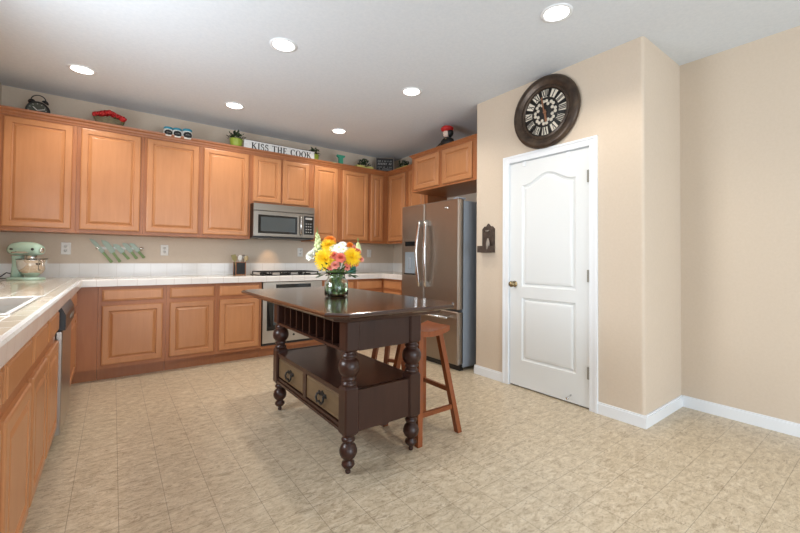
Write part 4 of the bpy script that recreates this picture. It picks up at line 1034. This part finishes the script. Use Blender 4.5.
flower('gerbera', 'orange flower at the top left of the bouquet', 'flower', at(329, 243, 0.04), 'rose', M['orange'], 0.045, face=(-0.3, -0.5, 0.8))
flower('gerbera', 'small orange flower at the upper right of the bouquet', 'flower', at(349, 247, 0.03), 'rose', M['orange'], 0.026)
for px_, row, dp_, s_, lb in ((333, 249, -0.01, 0.034, 'white daisy at the upper centre left of the bouquet'), (339.5, 248.5, -0.02, 0.036, 'white daisy at the top centre of the bouquet'),
                              (344, 250.5, -0.03, 0.034, 'white daisy just right of the bouquet centre'), (337, 253, -0.05, 0.030, 'white daisy lowest in the centre of the bouquet'),
                              (342, 246, 0.02, 0.030, 'white daisy highest at the back of the bouquet')):
    flower('white_daisy', lb, 'flower', at(px_, row, dp_), 'daisy', M['white_petal'], s_, M['cream_petal'])
for px_, row, dp_, s_, lb in ((312, 257, 0.0, 0.040, 'white flower farthest left in the bouquet'), (316, 253, 0.02, 0.036, 'white flower upper left beside the tall cream spike'), (317.5, 259, 0.02, 0.034, 'white flower left of the large yellow chrysanthemum')):
    flower('white_carnation', lb, 'flower', at(px_, row, dp_), 'rose', M['white_petal'], s_)
for px_, row, dp_, s_, c, lb in ((335.5, 256, -0.06, 0.034, 'coral', 'coral carnation beside the lower left yellow bloom'), (342.5, 258, -0.07, 0.038, 'coral', 'coral carnation at the centre of the bouquet'),
                              (337.5, 265, -0.08, 0.030, 'pink', 'pink carnation at the lower centre of the bouquet'), (332.5, 267, -0.07, 0.026, 'coral', 'coral bud under the lower left yellow bloom'),
                              (349.5, 264, -0.05, 0.028, 'coral', 'coral carnation below the right yellow bloom'), (348.5, 268, -0.05, 0.020, 'pink', 'small pink bud lowest at the right of the bouquet'),
                              (361, 260, -0.02, 0.022, 'pink', 'small pink carnation farthest right in the bouquet'), (357, 252.5, 0.0, 0.028, 'coral', 'coral carnation right of the upper right orange flower'),
                              (354, 249.5, 0.02, 0.022, 'pink', 'pink carnation near the right green spike'), (356.5, 264.5, -0.03, 0.020, 'coral', 'coral bud under the far right edge of the bouquet')):
    flower('carnation', lb, 'flower', at(px_, row, dp_), 'rose', M[c], s_)
flower('snapdragon', 'tall cream snapdragon spike at the left of the bouquet', 'flower', at(319.5, 251, 0.02), 'snap', M['cream_petal'], 0.13, face=(-0.12, 0.05, 1))
flower('snapdragon', 'shorter green snapdragon spike at the right of the bouquet', 'flower', at(357.5, 249, 0.02), 'snap', M['cream_petal'], 0.055, face=(-0.05, 0.0, 1))
r = thing('foliage_sprig', 'dark green leaves filling the base of the bouquet', 'foliage', (VX, VY, VZ))
mb = MB()
for k in range(70):
    a = random.uniform(0, 2*PI); el = random.uniform(-0.35, 0.9); rr_ = random.uniform(0.04, 0.115)
    c = Vector((math.cos(a)*rr_, math.sin(a)*rr_, 0.155+rr_*math.sin(el)*0.7)); d = Vector((math.cos(a)*math.cos(el), math.sin(a)*math.cos(el), math.sin(el)))
    s_ = d.cross(Vector((0, 0, 1))).normalized(); L = random.uniform(0.03, 0.055); w_ = L*0.22; n_ = s_.cross(d)*0.004
    mb.add([tuple(c), tuple(c+d*L*0.5+s_*w_+n_), tuple(c+d*L), tuple(c+d*L*0.5-s_*w_+n_), tuple(c+d*L*0.5-n_)], [[0, 1, 4], [1, 2, 4], [2, 3, 4], [3, 0, 4]])
o = mb.build('leaves', M['leaf'], r); o['kind'] = 'stuff'
mb = MB()
for k in range(9):
    a = 2*PI*k/9+0.2; mb.tube([(0.05*math.cos(a), 0.05*math.sin(a), 0.016), (0.03*math.cos(a+2.2), 0.03*math.sin(a+2.2), 0.09), (0.045*math.cos(a+2.6), 0.045*math.sin(a+2.6), 0.17)], 0.003, 6)
mb.build('stems', M['stem'], r)
mb = MB()
for k in range(26):
    a = random.uniform(0, 2*PI); rr_ = random.uniform(0.01, 0.05); c = Vector((rr_*math.cos(a), rr_*math.sin(a), random.uniform(0.02, 0.10))); d = Vector((random.uniform(-1, 1), random.uniform(-1, 1), random.uniform(0.2, 1))).normalized()
    s_ = d.cross(Vector((0, 0, 1))).normalized(); L = 0.018
    mb.add([tuple(c), tuple(c+d*L*0.5+s_*0.006), tuple(c+d*L), tuple(c+d*L*0.5-s_*0.006)], [[0, 1, 2, 3]])
mb.build('submerged_leaves', M['leaf'], r)

# ------------------------------------------------------------------ things on top of the upper cabinets (stand on the top boards / crown)
ZT = 2.4305
# cover strip so things by the front edge rest on the crown top; those farther back stand on riser level too
mb = MB()
mb.box(-0.35, XR-0.001, FU+0.020, YB-0.001, 2.413, 2.4300); mb.box(3.318, XR-0.001, 3.845, FU+0.020, 2.413, 2.4300)
mb.build('top_board', M['cab_in'], bpy.data.objects['crown_molding'])
MB().box(3.05, XR-0.006, 2.695, 3.822, 2.4365, 2.4615).build('top_board', M['cab_in'], bpy.data.objects['crown_molding'])
# alarm clock
r = thing('alarm_clock', 'black twin bell alarm clock on the far left upper cabinet', 'clock', (-0.585, 4.89, 2.4125), -0.15)
TC = TR((0, 0, 0.085), rx=PI/2)
mb = MB(); mb.lathe([(0.0, -0.03), (0.078, -0.028), (0.085, -0.01), (0.085, 0.022), (0.078, 0.030), (0.070, 0.022)], 32, T=TC, cap=False); mb.build('clock_case', M['black_paint'], r)
MB().lathe([(0.0, 0.0221), (0.072, 0.0221)], 32, T=TC, cap=False).build('clock_dial', mat('grey_green_dial', srgb(78, 82, 74), 0.4), r)
mb = MB()
for k in range(12):
    a = k*PI/6; quad(mb, (0.056*math.cos(a), 0.085+0.056*math.sin(a)), (0.066*math.cos(a), 0.085+0.066*math.sin(a)), 0.006, -0.024, -0.0222)
mb.build('hour_marks', M['chalk'], r)
mb = MB(); quad(mb, (0, 0.085), (-0.03, 0.115), 0.007, -0.026, -0.024); quad(mb, (0, 0.085), (0.055, 0.10), 0.006, -0.026, -0.024); mb.build('clock_hands', M['white_ceramic'], r)
for s_ in (-1, 1):
    mb = MB(); mb.lathe([(0.027, 0), (0.024, 0.014), (0.012, 0.024), (0, 0.027)], 18, T=TR((s_*0.046, 0, 0.165), ry=s_*0.55)); mb.build('bell', M['black_paint'], r)
    mb = MB(); mb.tube([(s_*0.04, 0, 0.03), (s_*0.055, 0, 0.0)], 0.006); mb.build('foot', M['black_paint'], r)
mb = MB(); mb.tube([(math.cos(t)*0.052, 0, 0.185+0.048*math.sin(t)) for t in [PI*k/12 for k in range(13)]], 0.0045); mb.build('carry_handle', M['black_paint'], r)
# flower basket
r = thing('flower_basket', 'woven oblong basket on the upper cabinet holding red flowers', 'basket', (-0.055, 4.785, ZT))
mb = MB(); mb.lathe([(0.10, 0.0), (0.108, 0.03), (0.125, 0.075), (0.128, 0.08), (0.120, 0.08), (0.10, 0.03), (0, 0.01)], 28, sy=0.42); mb.build('basket_body', M['basket'], r)
for k in range(9):
    t = k/8; q = thing('red_rose', 'one of the red silk roses in the woven basket', 'flower', (-0.055-0.105+0.21*t, 4.785+random.uniform(-0.02, 0.02)-0.01, ZT+0.088+0.045*math.sin(PI*t)*(1-0.5*t)+random.uniform(0, 0.02)), 0, 'red roses in the woven basket')
    mb = MB(); mb.ball((0, 0, 0), 0.030, 12, jit=0.2, sz=0.9)
    for j in range(7):
        a = 2*PI*j/7; mb.ball((0.017*math.cos(a), 0.017*math.sin(a)-0.006, 0.008*math.sin(3*a)), 0.0155, 7, jit=0.25)
    mb.build('bloom', M['red'], q); MB().tube([(0, 0, -0.02), (0, 0.003, -0.055)], 0.002, 5).build('stem', M['stem'], q)
mb = MB()
for k in range(22):
    a = random.uniform(0, 2*PI); c = Vector((0.11*math.cos(a), 0.045*math.sin(a)-0.01, 0.082)); d = Vector((math.cos(a), math.sin(a)*0.5, 0.3)).normalized(); s_ = d.cross(Vector((0, 0, 1))).normalized()
    mb.add([tuple(c-d*0.01), tuple(c+d*0.008+s_*0.010), tuple(c+d*0.03), tuple(c+d*0.008-s_*0.010)], [[0, 1, 2, 3]])
mb.build('leaves', M['dark_leaf'], r)
# jars
for x, lb, s_ in ((0.443, 'leftmost of the three white jars with blue lids', 0.94), (0.527, 'middle one of the three white jars with blue lids', 0.97), (0.622, 'rightmost and largest white jar with blue lid', 1.06)):
    s_ *= 1.1; r = thing('canister_jar', lb, 'jar', (x, 4.765, ZT))
    mb = MB(); mb.lathe([(0.036*s_, 0), (0.042*s_, 0.008), (0.043*s_, 0.06*s_), (0.038*s_, 0.074*s_)], 24); mb.build('jar_body', M['white_ceramic'], r)
    mb = MB(); mb.lathe([(0.040*s_, 0.074*s_), (0.041*s_, 0.090*s_), (0.036*s_, 0.096*s_), (0, 0.097*s_)], 24); mb.build('lid', M['teal_lid'], r)
    mb = MB(); N = 12; vs = []; fs = []
    R_ = 0.0437*s_
    ring = [(0, 0)]+[(0.72*math.cos(2*PI*k/20), 0.024*s_*math.sin(2*PI*k/20)) for k in range(20)]
    rows = []
    for j in range(-6, 7):
        z = 0.028*s_*j/6; half = 0.95*math.sqrt(max(0, 1-(j/6)**2)); rows.append([(R_*math.sin(u), -R_*math.cos(u), 0.036*s_+z) for u in [half*(-1+2*i/N) for i in range(N+1)]])
    vs = [p for r_ in rows for p in r_]
    for j in range(12):
        for i in range(N): fs.append([j*(N+1)+i, j*(N+1)+i+1, (j+1)*(N+1)+i+1, (j+1)*(N+1)+i])
    mb.add(vs, fs); lbm = mb.build('oval_label', M['black_paint'], r)
    mb = MB(); mb.tube([(R_*1.01*math.sin(u), -R_*1.01*math.cos(u), 0.036*s_+0.004*math.sin(u*22)) for u in [-0.45+0.9*i/24 for i in range(25)]], 0.0012, 5); mb.build('script_mark', M['chalk'], lbm)
# bushes
def bush(n, R, z0, mt, sx=1.0, sz=1.0, seed=1):
    random.seed(seed); mb = MB()
    for k in range(n):
        a = random.uniform(0, 2*PI); el = math.asin(random.uniform(-0.15, 1)); q = R*random.uniform(0.35, 0.95)
        c = Vector((q*math.cos(a)*math.cos(el)*sx, q*math.sin(a)*math.cos(el), z0+q*math.sin(el)*sz)); d = Vector((math.cos(a)*math.cos(el), math.sin(a)*math.cos(el), math.sin(el)+0.3)).normalized()
        d = (d+Vector((random.uniform(-.5, .5), random.uniform(-.5, .5), random.uniform(-.4, .4)))).normalized(); s_ = d.cross(Vector((0.1, 0, 1))).normalized(); L = R*0.42
        mb.add([tuple(c), tuple(c+d*L*0.5+s_*L*0.28), tuple(c+d*L), tuple(c+d*L*0.5-s_*L*0.28)], [[0, 1, 2, 3]])
    return mb
r = thing('potted_plant', 'small leafy plant in a round lime pot left of the white sign', 'potted plant', (1.135, 4.80, ZT)); r.scale = (1.15, 1.15, 1.1)
MB().lathe([(0.048, 0), (0.058, 0.05), (0.064, 0.098), (0.064, 0.104), (0.058, 0.104), (0.055, 0.085), (0, 0.085)], 24).build('pot', M['lime'], r)
bush(110, 0.085, 0.10, M['dark_leaf'], seed=3).build('foliage', M['dark_leaf'], r)
r = thing('potted_plant', 'small leafy plant in a lime pot at the right end of the white sign', 'potted plant', (2.12, 4.835, ZT))
MB().lathe([(0.050, 0), (0.060, 0.05), (0.064, 0.098), (0.064, 0.104), (0.058, 0.104), (0.055, 0.085), (0, 0.085)], 24, sx=1.25).build('pot', M['lime'], r)
bush(120, 0.088, 0.10, M['dark_leaf'], seed=4).build('foliage', M['dark_leaf'], r)
for (x, y, rz, lb) in ((2.905, 4.83, 0, 'leafy bush in a pale planter box, left of the chalkboard sign'), (3.40, 4.50, -PI/2, 'leafy bush in a pale planter box, beside the refrigerator cabinet')):
    r = thing('planter_box', lb, 'potted plant', (x, y, ZT), rz)
    mb = MB(); w_ = 0.135
    for a in ((-w_, w_, -0.055, -0.047), (-w_, w_, 0.047, 0.055), (-w_, -w_+0.008, -0.047, 0.047), (w_-0.008, w_, -0.047, 0.047)): mb.box(*a, 0, 0.062)
    mb.box(-w_+0.008, w_-0.008, -0.047, 0.047, 0, 0.045); mb.build('planter', M['pale_lime'], r)
    bush(150, 0.10, 0.055, M['dark_leaf'], sx=1.0, sz=1.1, seed=int(x*10)).build('foliage', M['dark_leaf'], r)
# green pedestal ornament and small dish
r = thing('pedestal_ornament', 'green spool shaped letter I ornament on the cabinet right of the sign', 'ornament', (2.515, 4.80, ZT))
mb = MB(); mb.prism([(-0.045, 0), (0.045, 0), (0.045, 0.02), (0.028, 0.03), (0.028, 0.118), (0.058, 0.132), (0.058, 0.155), (-0.058, 0.155), (-0.058, 0.132), (-0.028, 0.118), (-0.028, 0.03), (-0.045, 0.02)], -0.02, 0.02); mb.build('letter_block', M['teal'], r)
r = thing('small_dish', 'little pale green dish left of the green letter ornament', 'dish', (2.405, 4.79, ZT))
mb = MB(); mb.lathe([(0.022, 0), (0.024, 0.006), (0.050, 0.032), (0.046, 0.032), (0.022, 0.010), (0, 0.008)], 24); mb.build('dish_bowl', mat('pale_green_glaze', srgb(170, 205, 170), 0.3), r)
# chalkboard sign in the corner, turned to face the room
r = thing('chalkboard_sign', 'square black framed sign with white lines in the cabinet corner', 'sign', (3.30, 4.86, ZT), -PI/4+0.25)
mb = MB(); S = 0.128; Hs = 0.25
mb.box(-S, S, -0.010, 0.004, 0.0, Hs); mb.build('board', M['black_paint'], r)
mb = MB(); mb.box(-S-0.010, S+0.010, -0.016, 0.006, Hs, Hs+0.010); mb.box(-S-0.010, S+0.010, -0.016, 0.006, 0.0, 0.008); mb.box(-S-0.010, -S, -0.016, 0.006, 0, Hs); mb.box(S, S+0.010, -0.016, 0.006, 0, Hs); mb.build('frame', M['frame_grey'], r)
random.seed(5)
mb = MB()
for z0, h, n_ in ((0.195, 0.022, 13), (0.15, 0.030, 9), (0.108, 0.014, 15), (0.082, 0.012, 12)):
    x = -S+0.02
    for k in range(n_):
        w_ = (2*S-0.04)/n_; 
        if random.random() < 0.85: quad(mb, (x+w_*0.2, z0), (x+w_*0.6, z0+h), w_*0.45, -0.0125, -0.010)
        x += w_
for k in range(3):
    x = -0.085+k*0.085; quad(mb, (x-0.022, 0.015), (x, 0.055), 0.012, -0.0125, -0.010); quad(mb, (x+0.022, 0.015), (x, 0.055), 0.012, -0.0125, -0.010)
mb.box(-S+0.01, S-0.01, -0.0125, -0.010, 0.066, 0.071)
mb.build('chalk_marks', M['chalk'], r)
# KISS THE COOK sign
r = thing('kiss_the_cook_sign', 'long white wooden sign reading KISS THE COOK on the cabinets', 'sign', (1.212, 4.742, ZT))
SL, SH = 0.885, 0.118
mb = MB(); mb.box(0, SL, 0.0, 0.022, 0, SH, bev=0.002); mb.build('sign_board', M['sign_white'], r)
mb = MB(); mb.box(0.0, SL, -0.001, 0.023, SH, SH+0.004); mb.build('top_edge', M['iron_brown'], r)
def glyph(c):
    """strokes: (points, width) in a unit cell, height 1"""
    T_, t = 0.17, 0.07
    sf = lambda x, z, w_=0.16: ([(x-w_, z), (x+w_, z)], 0.05)
    if c == 'K': return [([(0.16, 0), (0.16, 1)], T_), ([(0.74, 1), (0.22, 0.45)], t), ([(0.34, 0.58), (0.80, 0.02)], T_), sf(.16, .025), sf(.16, .975), sf(.72, .975, .13), sf(.78, .025, .14)], 0.95
    if c == 'I': return [([(0.18, 0), (0.18, 1)], T_), sf(.18, .025), sf(.18, .975)], 0.40
    if c == 'T': return [([(0.40, 0), (0.40, 1)], T_), ([(0.02, 0.965), (0.78, 0.965)], 0.07), ([(0.04, 0.80), (0.04, 1)], 0.05), ([(0.76, 0.80), (0.76, 1)], 0.05), sf(.40, .025)], 0.85
    if c == 'H': return [([(0.16, 0), (0.16, 1)], T_), ([(0.70, 0), (0.70, 1)], T_), ([(0.16, 0.5), (0.70, 0.5)], t), sf(.16, .025), sf(.16, .975), sf(.7, .025), sf(.7, .975)], 0.95
    if c == 'E': return [([(0.16, 0), (0.16, 1)], T_), ([(0.02, 0.97), (0.62, 0.97)], 0.06), ([(0.16, 0.5), (0.48, 0.5)], t), ([(0.02, 0.03), (0.66, 0.03)], 0.06), ([(0.61, 0.8), (0.61, 1)], .05), ([(0.65, 0), (0.65, 0.2)], .05), ([(0.48, 0.4), (0.48, 0.6)], .05)], 0.78
    arc = lambda cx, cz, rx, rz_, a0, a1, n=14: [(cx+rx*math.cos(a0+(a1-a0)*i/n), cz+rz_*math.sin(a0+(a1-a0)*i/n)) for i in range(n+1)]
    if c == 'O': return [(arc(0.46, 0.5, 0.38, 0.47, 0, 2*PI, 24), 'O')], 0.98
    if c == 'C': return [(arc(0.46, 0.5, 0.38, 0.47, 0.75, 2*PI-0.75, 20), 'O'), ([(0.76, 0.70), (0.76, 0.95)], 0.05)], 0.92
    if c == 'S': return [(arc(0.32, 0.735, 0.21, 0.225, 0.5, PI*1.25, 10)+arc(0.32, 0.27, 0.24, 0.25, PI*0.45, -PI*0.86, 12), 0.12), ([(0.52, 0.72), (0.52, 0.96)], 0.05), ([(0.09, 0.06), (0.09, 0.3)], 0.05)], 0.66
    return [], 0.45
txt = 'KISS THE COOK'; hh = 0.080; x = 0.085; mbs = []
tot = sum(glyph(c)[1]+0.10 for c in txt); sw = (SL-0.085-0.035)/(tot*hh)
z0 = 0.018
for c in txt:
    st, adv = glyph(c); letters = MB()
    for pts, wd in st:
        for i in range(len(pts)-1):
            p, q = pts[i], pts[i+1]
            if wd == 'O': wv = 0.05+0.14*abs(math.cos(math.atan2((p[1]+q[1])/2-0.5, (p[0]+q[0])/2-0.46)))**1.5
            else: wv = wd
            P_ = (x+p[0]*hh*sw, z0+p[1]*hh); Q_ = (x+q[0]*hh*sw, z0+q[1]*hh)
            d = Vector((Q_[0]-P_[0], Q_[1]-P_[1])); ex = d.normalized()*0.0015 if wd == 'O' or len(pts) > 3 else Vector((0, 0))
            quad(letters, (P_[0]-ex.x, P_[1]-ex.y), (Q_[0]+ex.x, Q_[1]+ex.y), wv*hh, -0.0015, 0.0)
    x += (adv+0.10)*hh*sw
    if st: letters.build('letter', M['black_paint'], r)
# figurine on the refrigerator cabinet
r = thing('chef_figurine', 'dark figurine with pale face and red cap above the refrigerator', 'figurine', (3.10, 3.27, 2.4625), -PI/2-0.1); r.scale = (1.3, 1.3, 1.25)
mb = MB(); loft(mb, [[(0.085*math.cos(2*PI*k/16), 0.05*math.sin(2*PI*k/16), 0.0) for k in range(16)], [(0.088*math.cos(2*PI*k/16), 0.052*math.sin(2*PI*k/16), 0.03) for k in range(16)],
                     [(0.070*math.cos(2*PI*k/16), 0.045*math.sin(2*PI*k/16), 0.065) for k in range(16)], [(0.030*math.cos(2*PI*k/16), 0.028*math.sin(2*PI*k/16), 0.088) for k in range(16)]])
mb.tube([(-0.05, -0.01, 0.035), (-0.12, -0.02, 0.018), (-0.17, -0.02, 0.014)], [0.03, 0.016, 0.010], 10)
mb.build('torso', M['black_paint'], r)
mb = MB(); mb.ball((0, -0.005, 0.125), 0.036, 16, sz=1.2); mb.ball((0, -0.042, 0.120), 0.008, 8); mb.build('face', M['skin'], r)
mb = MB(); mb.ball((0, 0.0, 0.168), 0.058, 18, sz=0.55, jit=0.03); mb.lathe([(0.036, 0.140), (0.038, 0.158), (0.02, 0.165)], 18); mb.build('cap', M['red'], r)
mb = MB(); mb.ball((0.020, 0.012, 0.128), 0.036, 12, sz=1.1, jit=0.05); mb.build('hair', M['black_paint'], r)
mb = MB(); mb.tube([(0.01, -0.050, 0.066), (0.05, -0.046, 0.060)], 0.004); mb.build('collar_trim', M['brass'], r)
